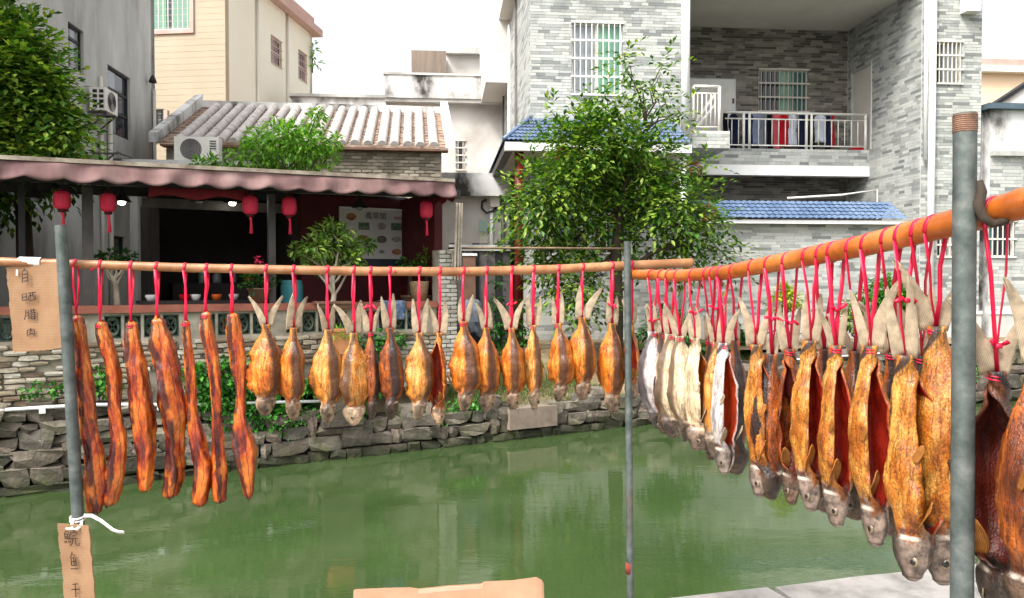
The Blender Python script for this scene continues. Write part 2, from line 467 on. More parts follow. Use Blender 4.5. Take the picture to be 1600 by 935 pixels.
n2 = stone_courses(rw, L, 2.6, LEG, ztop_l, lambda c: ((.2,.27),(.14,.26),(.23,.3),(.15,.34))[c % 4])
def ztop_r(x): return .6 + min(.62, x*.2) + .05*math.sin(x*4)
rw2 = thing('retaining_wall', 'dry stone canal wall at the right below the tiled garden wall', 'wall', R2, (4, .2, -.3))
mb = MB()
for i in range(24): mb.box(i*.5, i*.5+.5, .16, .5, -.4, ztop_r(i*.5+.25)-.06)
mb.build('backing', M['joint_dark'], rw2)
n3 = stone_courses(rw2, R2, 0, 11.5, ztop_r, lambda c: ((.24,.42),(.17,.36),(.26,.46))[c % 3])
print('stones', n1, n2, n3)
M['slabstone'] = mat('brown_grey_slab', [srgb(112,98,86), srgb(142,128,114)], 6, .9, .3)
# a single pale slab set in the wall
slab = thing('stone_slab', 'smooth rectangular slab set in the canal wall above the water', 'slab', L, (7.4, .0, .2))
a = L.pix(797, 640, -.16); b = L.pix(871, 665, -.16)
MB().box(a.x, b.x, -.16, .2, b.z, a.z).build('slab_face', M['slabstone'], slab)
# white water pipe clipped along the top of the wall
a = L.pix(-40, 642, -.02); b = L.pix(525, 626, -.02)
pp = thing('water_pipe', 'white plastic water pipe running along the top of the stone wall', 'pipe', L, a)
MB().tube([(a.x-1, -.06, a.z), (a.x+1.2, -.06, a.z-.015), ((a.x+b.x)/2, -.06, (a.z+b.z)/2+.01), (b.x, -.06, b.z)], .022, 8).build('tube', M['white'], pp)
for px in (66, 250, 420):
    q = L.pix(px, 640, -.06); zz = a.z + (b.z-a.z)*(q.x-a.x)/(b.x-a.x)
    MB().box(q.x-.035, q.x+.035, -.095, .02, zz-.05, zz+.03).build('clip', M['white'], pp)
# second pipe on the right stretch
a = R2.pix(1240, 562, -.02); b = R2.pix(1640, 528, -.02)
props(MB().tube([(a.x, -.04, a.z), ((a.x+b.x)/2, -.05, (a.z+b.z)/2-.03), (b.x, -.04, b.z)], .016, 8).build('water_pipe', M['white'], None, R2),
      'thin white pipe strung along the canal wall on the right behind the big fish', 'pipe')

# ------------------------------------------------------------------ tiled house
HTOP = 10.6
xw = H.pix(1078, 120, 0).x; xs = H.pix(1440, 150, 0).x; xe = H.pix(1533, 150, 0).x
YB = 3.6; YS = 2.4
house = thing('tiled_house', 'large house faced in pale grey strip tiles with a recessed balcony and blue roof trim', 'house', H, (5, 3, GZ))
BRICKS = []           # (importance, parent, loc, scale) of every strip tile
def wall_holes(mb, axis, c0, c1, a0, a1, z0, z1, holes):
    A = sorted({a0, a1, *[h[0] for h in holes], *[h[1] for h in holes]}); Z = sorted({z0, z1, *[h[2] for h in holes], *[h[3] for h in holes]})
    for i in range(len(A)-1):
        for k in range(len(Z)-1):
            ca, cz = (A[i]+A[i+1])/2, (Z[k]+Z[k+1])/2
            if any(h[0] < ca < h[1] and h[2] < cz < h[3] for h in holes): continue
            if axis == 'x': mb.box(A[i], A[i+1], c0, c1, Z[k], Z[k+1])
            else: mb.box(c0, c1, A[i], A[i+1], Z[k], Z[k+1])
def tiles(parent, axis, c, a0, a1, z0, z1, holes=(), imp=0, th=.072, tl=(.16, .46), bag=None, out=-1):
    bag = BRICKS if bag is None else bag
    z = z0; r = 0
    while z + th*.6 < z1:
        h = min(th, z1-z); a = a0 - ru(0, .3)
        while a < a1:
            w = ru(*tl); s, e = max(a, a0), min(a+w, a1); a += w
            if e - s < .03: continue
            for (h0, h1, g0, g1) in holes:
                if z + h > g0 + .01 and z < g1 - .01:
                    if s < h0 < e: e = h0
                    elif s < h1 < e: s = h1
                    elif s >= h0 and e <= h1: e = s
            if e - s < .03: continue
            ctr = (c + out*.004, (s+e)/2) if axis == 'y' else ((s+e)/2, c + out*.004)
            jit = ru(-.002, .002)
            if axis == 'x': loc = ((s+e)/2, c + out*(.003+jit), z+h/2); sc = (e-s-.007, .02, h-.007)
            else: loc = (c + out*(.003+jit), (s+e)/2, z+h/2); sc = (.02, e-s-.007, h-.007)
            bag.append((imp + ru(0, .5), parent, loc, sc))
        z += h; r += 1
def lay(bag, root, limit, mesh, stuff_mat):
    bag.sort(key=lambda t: -t[0])
    for _, p, loc, sc in bag[:limit]: piece('brick', mesh, p, loc, sc)
    if len(bag) > limit:
        mb = MB()
        for _, p, (x, y, z), (a, b, c) in bag[limit:]: mb.box(x-a/2, x+a/2, y-b/2, y+b/2, z-c/2, z+c/2)
        props(mb.build('brick_facing', stuff_mat, root), kind='stuff')
def hole(fr, px0, py0, px1, py1, ly):
    a = fr.pix(px0, py1, ly); b = fr.pix(px1, py0, ly); return (a.x, b.x, a.z, b.z)
def window(parent, name, h, ly, panes, bars_v, bars_h, frame_m, bar_m, bar_y=-.03, depth=.1, fw=.05, axis='x', bw=.022):
    """frame and panes set back in the opening, security bars in front"""
    x0, x1, z0, z1 = h
    def bx(mb, a0, a1, c0, c1, zz0, zz1): (mb.box(a0, a1, c0, c1, zz0, zz1) if axis == 'x' else mb.box(c0, c1, a0, a1, zz0, zz1))
    mb = MB()
    for a0, a1, b0, b1 in ((x0, x0+fw, z0, z1), (x1-fw, x1, z0, z1), (x0+fw, x1-fw, z0, z0+fw), (x0+fw, x1-fw, z1-fw, z1)): bx(mb, a0, a1, ly+depth-.03, ly+depth+.03, b0, b1)
    w = mb.build(name, frame_m, parent)
    xx = x0+fw
    for fr_, pm in panes:
        w_ = (x1-x0-2*fw)*fr_
        mb = MB(); bx(mb, xx+.004, xx+w_-.004, ly+depth-.006, ly+depth+.012, z0+fw, z1-fw); mb.build('pane', pm, w); xx += w_
    for i in range(bars_v):
        xb = x0 + (x1-x0)*(i+.5)/bars_v; mb = MB(); bx(mb, xb-bw/2, xb+bw/2, ly+bar_y-bw/2, ly+bar_y+bw/2, z0, z1); mb.build('bar', bar_m, w)
    for i in range(bars_h):
        zb = z0 + (z1-z0)*i/max(1, bars_h-1); mb = MB(); bx(mb, x0-.02, x1+.02, ly+bar_y-bw*.8-.003, ly+bar_y+bw*.8, zb-bw, zb+bw); mb.build('bar', bar_m, w)
    return w
h1 = hole(H, 893, 37, 973, 148, 0); h2 = hole(H, 930, 338, 976, 396, 0)
mb = MB(); wall_holes(mb, 'x', 0, .25, 0, xw, GZ, HTOP, [h1, h2]); fw_ = mb.build('wall', M['mortar'], house)
tiles(fw_, 'x', 0, 0, xw, 4.6, 9.7, [h1], 3); tiles(fw_, 'x', 0, 0, xw, GZ, 4.6, [h2], 1); tiles(fw_, 'x', 0, 0, xw, 9.7, HTOP, [], 0)
window(house, 'window', h1, 0, [(.46, M['glass_grey']), (.08, M['white_metal']), (.46, M['glass_green'])], 9, 5, M['white_metal'], M['white_metal'])
window(house, 'window', h2, 0, [(.5, M['glass_dark']), (.5, M['glass_green'])], 4, 2, M['clay_pot'], M['offwhite'])
# left side wall
mb = MB(); mb.box(0, .25, .25, 13, GZ, HTOP); sw = mb.build('wall', M['mortar'], house)
tiles(sw, 'y', 0, .0, 12.9, 2.6, HTOP, [], -1, tl=(.3, .8))
for yy, r_ in ((3.0, .03), (5.1, .045), (7.4, .03)): MB().tube([(-.07, yy, GZ), (-.07, yy, HTOP-.3)], r_, 8).build('downpipe', M['grey_metal'] if r_ < .04 else M['white'], house)
MB().box(-.75, -.002, 5.6, 9.4, 8.7, HTOP+.9).build('bay', M['offwhite'], house)
# recess: back wall, right cheek, ceiling, roof
hb = hole(H, 1185, 110, 1263, 174, YB); hd = (xw+.2, H.pix(1150, 150, YB).x, H.pix(1100, 207, YB).z, H.pix(1100, 123, YB).z)
mb = MB(); wall_holes(mb, 'x', YB, YB+.25, xw-.5, xs+.3, GZ, HTOP, [hb, hd]); bw_ = mb.build('wall', M['mortar'], house)
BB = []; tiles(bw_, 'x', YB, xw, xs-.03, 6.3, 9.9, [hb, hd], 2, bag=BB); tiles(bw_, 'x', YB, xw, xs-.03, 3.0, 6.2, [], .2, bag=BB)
window(house, 'window', hb, YB, [(.45, M['glass_dark']), (.25, M['glass_green']), (.3, M['glass_teal'])], 11, 4, M['offwhite'], M['offwhite'])
dr = MB().box(hd[0], hd[1], YB+.02, YB+.08, hd[2], hd[3]).build('door', M['white'], house)
MB().box(hd[0]+.2, hd[1]-.2, YB+.005, YB+.018, hd[2]+.2, hd[3]-.25).build('panel', M['white_metal'], dr)
MB().box(hd[1]-.1, hd[1]-.06, YB-.03, YB+.018, hd[2]+.85, hd[2]+.98).build('handle', M['grey_metal'], dr)
dh0 = H.pixx(1330, 200, xs); dh1 = H.pixx(1361, 200, xs)
dz1 = H.pixx(1345, 108, xs).z; dhole = (dh1.y, min(dh0.y, YB-.12), 6.27, dz1)
mb = MB(); wall_holes(mb, 'y', xs, xs+.25, .25, YB, GZ, HTOP, [dhole]); cw = mb.build('wall', M['mortar'], house)
tiles(cw, 'y', xs, .02, YB-.02, GZ, 9.9, [dhole], 2.2, tl=(.2, .5))
d2 = MB().box(xs+.06, xs+.1, dhole[0], dhole[1], dhole[2], dhole[3]).build('door', M['offwhite'], house)
MB().box(xs-.02, xs+.1, dhole[0]-.05, dhole[0]-.002, dhole[2], dhole[3]+.05).build('jamb', M['white'], d2)
MB().box(xw+.25, xs-.002, .02, YB-.002, 9.92, HTOP-.02).build('ceiling', M['offwhite'], house)
MB().box(xw, xs, .0, .26, 9.98, HTOP-.004).build('beam', M['offwhite'], house)
MB().box(-.35, xe+.2, -.35, 13, HTOP, HTOP+.25).build('roof', M['offwhite'], house)
# wing on the right
hw = hole(H, 1463, 66, 1503, 131, 0); hw2 = hole(H, 1464, 364, 1487, 402, 0)
mb = MB(); wall_holes(mb, 'x', 0, .25, xs, xe, GZ, HTOP, [hw, hw2]); ww = mb.build('wall', M['mortar'], house)
tiles(ww, 'x', 0, xs, xe, GZ+.6, 9.7, [hw, hw2], 2.4)
MB().box(xe-.25, xe, .25, 9, GZ, HTOP).build('wall', M['mortar'], house)
window(house, 'window', hw, 0, [(.25, M['glass_dark']), (.75, M['glass_grey'])], 6, 4, M['offwhite'], M['offwhite'])
window(house, 'window', hw2, 0, [(.3, M['glass_dark']), (.7, M['glass_grey'])], 3, 3, M['offwhite'], M['offwhite'])
for px, r_ in ((1446, .05), (1456, .085)):
    q = H.pix(px, 200, -.1); MB().tube([(q.x, -.1, GZ+.1 if r_ > .06 else 5.6), (q.x, -.1, HTOP)], r_, 10).build('downpipe', M['white'], house)
q = H.pix(1071, 100, -.08); MB().tube([(q.x, -.09, 6.1), (q.x, -.09, HTOP)], .105, 12).build('downpipe', M['white'], house)
q = H.pix(1516, 10, -.15); MB().box(q.x-.18, q.x+.18, -.3, -.02, q.z-.16, q.z+.2).build('vent_hood', M['white_metal'], house)
MB().box(xs-.4, xe+.03, -.08, -.026, GZ, 1.78).build('plinth', M['concrete'], house)
MB().box(xs-.4, xe+.03, -.11, -.026, 1.782, 1.86).build('plinth_cap', M['white'], house)
# balcony slab with tiled face and white beam
zf = 6.25; zb0 = H.pix(1250, 259, YS).z; zb1 = H.pix(1250, 275, YS).z
MB().box(xw+1.0, xs-.003, YS, YB-.003, zb0+.003, zf).build('balcony', M['mortar'], house)
tiles(house, 'x', YS, xw+1.0, xs-.01, zb0+.01, zf, [], 3, th=.09)
MB().box(xw+.45, xs-.003, YS-.03, YS+.25, zb1, zb0).build('beam', M['white'], house)
MB().box(xw+.003, xw+1.0, .0, YB-.003, zf-.42, zf-.003).build('landing', M['offwhite'], house)
tiles(house, 'x', 0, xw+.02, xw+.98, zf-.42, zf-.02, [], 2, th=.09)
# blue canopy round the left corner
ze = H.pix(900, 222, -1.5).z; zt = H.pix(900, 188, 0).z; xl = H.pix(788, 222, -1.5).x; xr = H.pix(1083, 220, -1.5).x
mb = MB()
def slope_tiles(mb, a, b, c, d, ncol, nrow=7, amp=.028):
    """rolled tiles: columns of rounded ribs, stepped in courses; a-b is the eave, d-c the ridge"""
    a, b, c, d = map(Vector, (a, b, c, d)); nrm = (b-a).cross(d-a).normalized()
    if nrm.z < 0: nrm = -nrm
    for r in range(nrow):
        rows = []
        for e in (r/nrow, (r+1)/nrow-.001):
            lift = .022 if e == r/nrow else 0
            rows.append([tuple((a.lerp(b, u)).lerp(d.lerp(c, u), e) + nrm*(lift + amp*abs(math.sin(math.pi*ncol*u))**.7)) for u in [k/(ncol*6) for k in range(ncol*6+1)]])
        mb.grid(rows)
slope_tiles(mb, (xl, -1.5, ze), (xr, -1.5, ze), (xr, 0, zt), (0, 0, zt), 42)
slope_tiles(mb, (xl, 6, ze), (xl, -1.5, ze), (0, 0, zt), (0, 6, zt), 60)
cn = mb.build('canopy', M['blue_tile'], house)
MB().box(xl+.02, xr-.02, -1.48, -1.3, ze-.2, ze-.012).build('fascia', M['white'], cn)
MB().box(xl+.02, xl+.2, -1.3, 6, ze-.2, ze-.012).build('fascia', M['grey_metal'], cn)
MB().box(xl+.2, xr-.02, -1.3, -.002, ze-.16, ze-.03).build('soffit', M['offwhite'], cn)
MB().box(xl+.2, -.002, 0.002, 6, ze-.16, ze-.03).build('soffit', M['offwhite'], cn)
MB().tube([(xl, -1.5, ze+.05), (0, 0, zt+.04)], .05, 8).build('hip', M['blue_tile'], cn)
q = H.pix(1067, 300, -1.2); MB().tube([(q.x, -1.2, GZ), (q.x, -1.2, ze-.16)], .085, 14).build('column', M['white'], house)
q = H.pix(811, 400, -1.2); MB().tube([(q.x, -1.2, GZ), (q.x, -1.2, ze-.16)], .1, 14).build('column', M['red_paint'], house)
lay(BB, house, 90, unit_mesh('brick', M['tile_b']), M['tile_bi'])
lay(BRICKS, house, 210, unit_mesh('brick', M['tile']), M['tile_i'])

# railings
def railing(label, fr, x0, x1, ly, z0, z1, posts, step, grp='balcony railings'):
    t = thing('balcony_railing', label, 'railing', fr, ((x0+x1)/2, ly, z0), grp)
    MB().tube([(x0, ly, z1), (x1, ly, z1)], .035, 8).build('top_rail', M['white_metal'], t)
    MB().tube([(x0, ly, z1-.17), (x1, ly, z1-.17)], .02, 6).build('rail', M['white_metal'], t)
    MB().tube([(x0, ly, z0+.1), (x1, ly, z0+.1)], .02, 6).build('rail', M['white_metal'], t)
    for p in posts: MB().tube([(p, ly, z0), (p, ly, z1)], .038, 8).build('post', M['white_metal'], t)
    x = x0 + step
    while x < x1 - .04:
        if all(abs(x-p) > .08 for p in posts): MB().tube([(x, ly, z0+.1), (x, ly, z1-.17)], .014, 6).build('baluster', M['white_metal'], t)
        x += step
    return t
pz = lambda px, ly=YS+.06: H.pix(px, 200, ly).x
railing('long white steel railing across the balcony with laundry behind it', H, pz(1133), xs-.05, YS+.06, zf, zf+.99, [pz(1162), pz(1171), pz(1260), pz(1268), xs-.09], .19)
xa_, xb_ = H.pix(1083, 170, .05).x, H.pix(1124, 170, .05).x
st = railing('short white railing panel at the stair landing beside the white downpipe', H, xa_, xb_, .05, zf, zf+1.08, [xa_, xb_], .11)
MB().bar((xa_+.05, .35, zf+.15), (xb_-.02, .35, zf+.95), .03, .06).build('stair_rail', M['white_metal'], st)
MB().bar((xa_+.05, .35, zf+.0), (xb_-.02, .35, zf+.7), .03, .05).build('stair_rail', M['white_metal'], st)
# clothes line and laundry
zl = zf + 1.06
props(MB().tube([(pz(1155), YS+.38, zl), (pz(1350), YS+.38, zl)], .014, 6).build('drying_rod', M['white_metal'], None, H), 'thin metal drying rod above the balcony railing carrying laundry', 'drying rod')
def garment(px, wpx, drop, kind, m, label):
    x = pz(px); w = wpx/1244*22.4; rows = []; n = 13
    for i in range(n):
        v = i/(n-1); r = []
        for j in range(11):
            u = j/10*2-1
            if kind == 'shirt': hw_ = w/2*(.35+.65*min(1, v/.12)) if v < .12 else w/2*(1.0 if v < .42 else .74)
            elif kind == 'trousers': hw_ = w/2*(.72 + .2*v)
            else: hw_ = w/2*(1 - .1*v)
            y = .02*math.sin(u*6+px) + .03*math.sin(u*9+v*3+px*.7)*v
            r.append((x + u*hw_ + .01*math.sin(v*7+px), YS+.38 + y, zl - .03 - drop*v - (.03*abs(u) if v > .9 else 0)))
        rows.append(r)
    mb = MB(); mb.sheet(rows, .012)
    mb.tube([(x, YS+.38, zl+.03), (x-.01, YS+.38, zl-.05)], .006, 5)
    if kind == 'trousers':
        mb.tube([(x, YS+.35, zl-.4*drop), (x+.005, YS+.345, zl-drop)], .012, 5)
    g = mb.build('garment', m, None, H); props(g, label, 'clothing', 'laundry drying on the balcony')
def cloth(name, c): return mat(name, [tuple(x*.8 for x in c), c], 5, .9, .25, 30, spec=.1)
KN, KB, KG, KS, KR, KP, KW = (cloth(n, srgb(*c)) for n, c in (('navy_cloth',(34,38,66)),('black_cloth',(24,24,30)),('grey_cloth',(120,126,134)),('blue_grey_cloth',(128,138,168)),('red_cloth',(176,26,36)),('pink_cloth',(196,88,98)),('white_cloth',(196,202,214))))
for a in ((1140,10,1.0,'trousers',KB,'narrow black trousers hanging leftmost on the balcony'), (1153,16,.95,'shirt',KN,'dark navy top hanging second from the left on the balcony'),
          (1176,18,.8,'shirt',KN,'navy shirt hanging just right of the double railing posts'), (1188,16,.85,'shirt',KS,'pale blue grey shirt hanging left of the balcony window'),
          (1200,14,.95,'trousers',KG,'grey trousers hanging below the barred balcony window'), (1210,12,1.0,'trousers',KB,'black trousers hanging beside the pink garment'),
          (1220,11,.98,'towel',KP,'long pink towel hanging at the middle of the balcony'), (1232,18,.9,'shirt',KR,'bright red shirt hanging at the middle of the balcony'),
          (1246,18,.85,'shirt',KW,'white and pale blue shirt hanging right of the red shirt'), (1262,15,1.0,'trousers',KN,'navy trousers hanging by the right double posts'),
          (1276,12,.95,'trousers',KB,'dark trousers hanging right of the navy trousers'), (1290,24,.75,'shirt',KW,'wide pale grey jacket hanging near the right end of the laundry'),
          (1303,10,.95,'trousers',KN,'narrow navy garment hanging behind the pale jacket'), (1310,5,.9,'towel',KR,'thin red strip of cloth hanging last on the right')): garment(*a)
q = H.pix(1341, 228, YS+.5); props(MB().lathe([(.2,0),(.26,.02),(.27,.11),(.24,.12),(.22,.05)], 18, (q.x, YS+.5, zf+.004)).build('wash_basin', KR, None, H), 'red plastic basin on the balcony floor by the doorway', 'basin')

# garden wall with blue tiled cap
gw = thing('garden_wall', 'pale grey tiled garden wall with a blue glazed tile coping below the balcony', 'wall', H, ((xw+xs)/2, .1, GZ))
zg = H.pix(1280, 345, 0).z
mb = MB().box(xw+.01, xs-.02, .03, .25, GZ, zg); gwall = mb.build('wall_body', M['mortar'], gw)
GB = []; tiles(gwall, 'x', .03, xw+.01, xs-.02, GZ+.5, zg-.02, [], 1, bag=GB, tl=(.2,.55)); lay(GB, gw, 300, unit_mesh('brick', M['tile']), M['tile_i'])
MB().box(xw+.01, xs-.42, -.06, .028, GZ, 1.7).build('plinth', M['concrete'], gw)
zc = H.pix(1280, 316, .45).z
xc0, xc1 = H.pix(1085, 343, -.22).x, H.pix(1421, 343, -.22).x
mb = MB(); slope_tiles(mb, (xc0, -.22, zg+.02), (xc1, -.22, zg+.02), (xc1-.1, .45, zc), (xc0, .45, zc), 34, 5); slope_tiles(mb, (xc1, 1.1, zg+.02), (xc0, 1.1, zg+.02), (xc0, .45, zc), (xc1-.1, .45, zc), 34, 5)
mb.build('coping', M['blue_tile'], gw)
MB().box(xc0, xc1-.02, -.18, 1.05, zg-.09, zg).build('coping_bed', M['white'], gw)
hr0, hr1 = H.pix(1315, 305, 1.6), H.pix(1370, 297, 1.6)
props(MB().tube([(hr0.x-1.5, 1.6, hr0.z-.1), (hr0.x, 1.6, hr0.z), (hr1.x, 1.6, hr1.z), (hr1.x, 1.6, GZ)], .03, 8).build('handrail', M['white_metal'], None, H), 'bent white handrail rising behind the blue tile coping', 'handrail')
# low annex at the far right
an = thing('annex', 'low tiled annex with dark cap and mould streaks at the right edge', 'building', H, (xe+3, 1, GZ))
xa2 = xe+.25; zan = H.pix(1570, 172, .0).z; zld = H.pix(1570, 241, 0).z; ha = hole(H, 1545, 346, 1586, 402, 0)
mb = MB(); wall_holes(mb, 'x', 0, .25, xa2, xa2+5, GZ, zan, [ha]); aw = mb.build('wall', M['plaster_stained'], an)
AB = []; tiles(aw, 'x', 0, xa2, xa2+3.4, 1.9, zld-.1, [ha], 1, bag=AB, th=.09, tl=(.25,.6)); lay(AB, an, 300, unit_mesh('brick', M['tile']), M['tile_i'])
MB().box(xa2-.05, xa2+5, .26, 6, GZ, zan-.02).build('body', M['plaster_stained'], an)
MB().box(xa2-.15, xa2+5.1, -.16, 6.1, zan, zan+.14).build('cap', mat('dark_blue_cap', [srgb(58,74,84), srgb(84,100,110)], 3, .5, .05), an)
MB().box(xa2, xa2+5, -.14, -.012, zld-.06, zld+.06).build('ledge', M['concrete'], an)
MB().box(xa2, xa2+5, -.1, -.022, 1.78, 1.86).build('plinth_cap', M['white'], an); MB().box(xa2, xa2+5, -.07, -.022, GZ, 1.778).build('plinth', M['concrete'], an)
window(an, 'window', ha, 0, [(.25, M['glass_teal']), (.75, M['glass_dark'])], 5, 3, M['offwhite'], M['offwhite'])
# houses beyond it
fb = thing('far_house', 'distant peach coloured house with pink roof edge beyond the annex', 'house', H, (22, 20, GZ))
a = H.pix(1520, 148, 18); b = H.pix(1680, 118, 18)
MB().box(a.x, a.x+9, 18, 24, GZ, b.z).build('wall', mat('peach_render', [srgb(226,196,166), srgb(236,212,184)], .5, .8, .05), fb)
MB().box(a.x-.3, a.x+9.3, 17.6, 24.4, b.z, b.z+.28).build('eave', M['white'], fb); MB().box(a.x-.3, a.x+9.3, 17.7, 24.4, b.z+.28, b.z+.62).build('roof', M['pink_trim'], fb)
fs = thing('far_shed', 'small weathered shed with sloping dark roof behind the annex', 'shed', H, (16, 10, GZ))
a = H.pix(1556, 162, 9); b = H.pix(1600, 133, 9); c_ = H.pix(1690, 75, 9)
MB().prism([(a.x, GZ), (c_.x, GZ), (c_.x, c_.z-.1), (a.x, a.z-.1)], 9, 9.7).build('wall', M['plaster_pale'], fs)
MB().prism([(a.x-.15, a.z-.18), (c_.x, c_.z-.09), (c_.x, c_.z+.06), (a.x-.15, a.z-.03)], 8.9, 9.3).build('roof', M['dark_metal'], fs)
# ------------------------------------------------------------------ grey concrete building on the left
G = Frame((-8.92, 20.0, 0), 5)
gb = thing('concrete_building', 'tall bare grey concrete building at the left with dark windows', 'building', G, (-3, -4, GZ))
def hx(fr, px0, py0, px1, py1, lx):            # opening seen on a wall that faces +x
    a = fr.pixx(px0, py0, lx); b = fr.pixx(px1, py1, lx); c = fr.pixx(px0, py1, lx)
    return (a.y, b.y, c.z, a.z)
g1 = hx(G, 106, 33, 131, 103, 0); g2 = hx(G, 168, 100, 204, 205, 0); g3 = hx(G, 176, 366, 196, 395, 0)
g3 = (g3[0], g3[1], 2.75, 3.6)
mb = MB(); wall_holes(mb, 'y', -.25, 0, -10, 0, GZ, 12.5, [g1, g2, g3]); mb.box(-7, 0, -.25, 0, GZ, 12.45); mb.box(-7, -.26, -10, -.26, 12.1, 12.4)
mb.build('wall', M['concrete'], gb)
def window_px(parent, h, lx, panes, rails, frame_m, fw=.05):
    y0, y1, z0, z1 = h; mb = MB()
    for a0, a1, b0, b1 in ((y0, y0+fw, z0, z1), (y1-fw, y1, z0, z1), (y0+fw, y1-fw, z0, z0+fw), (y0+fw, y1-fw, z1-fw, z1)): mb.box(lx-.14, lx-.06, a0, a1, b0, b1)
    w = mb.build('window', frame_m, parent); yy = y0+fw
    for f_, pm in panes:
        d = (y1-y0-2*fw)*f_; MB().box(lx-.11, lx-.09, yy+.004, yy+d-.004, z0+fw, z1-fw).build('pane', pm, w); yy += d
    for r_ in rails: MB().box(lx-.13, lx-.065, y0+fw, y1-fw, z0+(z1-z0)*r_-.03, z0+(z1-z0)*r_+.03).build('rail', frame_m, w)
    return w
window_px(gb, g1, 0, [(.4, M['glass_dark']), (.6, M['glass_grey'])], [.7], M['dark_metal'])
window_px(gb, g2, 0, [(.5, M['glass_grey']), (.5, M['glass_dark'])], [.68, .36], M['dark_metal'])
window_px(gb, g3, 0, [(.5, M['glass_dark']), (.5, M['glass_dark'])], [], M['dark_metal'])
for px, py0, py1, r_ in ((158, 120, 250, .035), (172, 185, 250, .05), (241, 140, 250, .04)):
    a = G.pixx(px, py0, .06); b = G.pixx(px, py1, .06); MB().tube([(.06, a.y, a.z), (.06, a.y, GZ)], r_, 8).build('pipe', M['offwhite'], gb)
q = G.pixx(236, 124, .1); MB().lathe([(.03,0),(.1,.02),(.05,.16),(.02,.2)], 10, (.14, q.y, q.z-.1)).build('wall_lamp', M['dark_metal'], gb)
def ac_unit(label, fr, x0, y0, z0, w, d, h, face):
    """outdoor unit: casing, round fan grille, side vents; face 'y' looks to the viewer, 'x' away from its wall"""
    t = thing('air_conditioner', label, 'air conditioner', fr, (x0+w/2, y0+d/2, z0), 'outdoor air conditioner units')
    MB().box(x0, x0+w, y0, y0+d, z0, z0+h).build('casing', M['white_metal'], t)
    if face == 'y':
        mb = MB(); r_ = h*.4; cx, cz = x0+w*.38, z0+h*.5
        for k in range(7): 
            rr = r_*(k+1)/7; pts = [(cx+rr*math.cos(a*math.pi/12), y0-.012, cz+rr*math.sin(a*math.pi/12)) for a in range(25)]; mb.tube(pts, .008, 4, cap=False)
        mb.build('fan_grille', M['grey_metal'], t)
        MB().add([(cx+r_*math.cos(a*math.pi/12), y0-.003, cz+r_*math.sin(a*math.pi/12)) for a in range(24)], [tuple(range(24))]).build('fan_opening', M['concrete'], t)
        for k in range(4): MB().box(x0+w*.8, x0+w*.95, y0-.01, y0-.002, z0+h*(.5+.1*k), z0+h*(.55+.1*k)).build('vent', M['grey_metal'], t)
    else:
        for a in range(2):
            for k in range(4): MB().box(x0+.06+a*w*.42, x0+.06+a*w*.42+w*.28, y0-.008, y0-.001, z0+h*(.1+.22*k), z0+h*(.24+.22*k)).build('vent', M['dark_metal'], t)
        cx, cz, r_ = y0+d*.5, z0+h*.5, h*.4; mb = MB()
        for k in range(5):
            rr = r_*(k+1)/5; mb.tube([(x0+w+.012, cx+rr*math.cos(a*math.pi/12), cz+rr*math.sin(a*math.pi/12)) for a in range(25)], .008, 4, cap=False)
        mb.build('fan_grille', M['grey_metal'], t)
    for s in (.15, .85):
        mb = MB()
        if face == 'y': mb.box(x0+w*s-.03, x0+w*s+.03, y0, y0+d, z0-.06, z0-.002)
        else: mb.bar((0.01, y0+d*s, z0-.03), (x0+w, y0+d*s, z0-.03), .04, .04); mb.bar((.01, y0+d*s, z0-.35), (x0+w*.9, y0+d*s, z0-.05), .03, .03)
        mb.build('bracket', M['grey_metal'], t)
a = G.pixx(162, 178, .3); b = G.pixx(192, 135, .3); zA = a.z
ac_unit('white air conditioner unit with dark side vents on brackets on the grey concrete wall', G, .08, a.y-.12, a.z+.05, .3, .62, .46, 'x')
a = G.pixx(160, 240, .2)
br = thing('wall_bracket', 'empty rusty steel bracket below the window on the grey concrete wall', 'bracket', G, (.1, a.y, a.z))
for k in (0, .8): MB().bar((.01, a.y+k, a.z), (.5, a.y+k, a.z), .04, .04).bar((.01, a.y+k, a.z-.35), (.42, a.y+k, a.z-.025), .03, .03).build('arm', M['grey_metal'], br)
MB().bar((.48, a.y, a.z+.03), (.48, a.y+.8, a.z+.03), .03, .03).build('cross_bar', M['grey_metal'], br)

# ------------------------------------------------------------------ cream house behind
E = Frame((-9.3, 26.0, 0), -7)
ch = thing('cream_house', 'tall cream house with pink window surrounds and pink eave', 'house', E, (-3, 4, GZ))
zE = E.pixx(500, 55, .35).z; yE = E.pixx(500, 55, .35).y
k1 = hole(E, 200, -25, 297, 50, 0); k2 = hole(E, 236, 172, 257, 215, 0)
mb = MB(); wall_holes(mb, 'x', 0, .25, -8, 0, GZ, zE+.6, [k1, k2]); mb.build('wall', M['beige_tile'], ch)
s1 = hx(E, 423, 55, 440, 97, 0); s2 = hx(E, 466, 78, 479, 122, 0); s3 = hx(E, 430, 166, 443, 200, 0)
mb = MB(); wall_holes(mb, 'y', -.25, 0, .25, yE, GZ, zE, [s1, s2, s3]); mb.build('wall', M['cream'], ch)
MB().box(-8, 0, yE-.25, yE, GZ, zE).build('wall', M['cream'], ch)
mb = MB()
for k in range(60): mb.box(-8, -.02, -.004, .002, GZ+1.5+k*.2, GZ+1.5+k*.2+.012)
mb.build('render_joint', M['beige_tile'], ch)
MB().box(-8.3, .36, .3, yE+.3, zE, zE+.28).build('eave', M['pink_trim'], ch)
MB().box(-8.1, .1, .0, yE, zE+.28, zE+.7).build('roof', M['pink_trim'], ch)
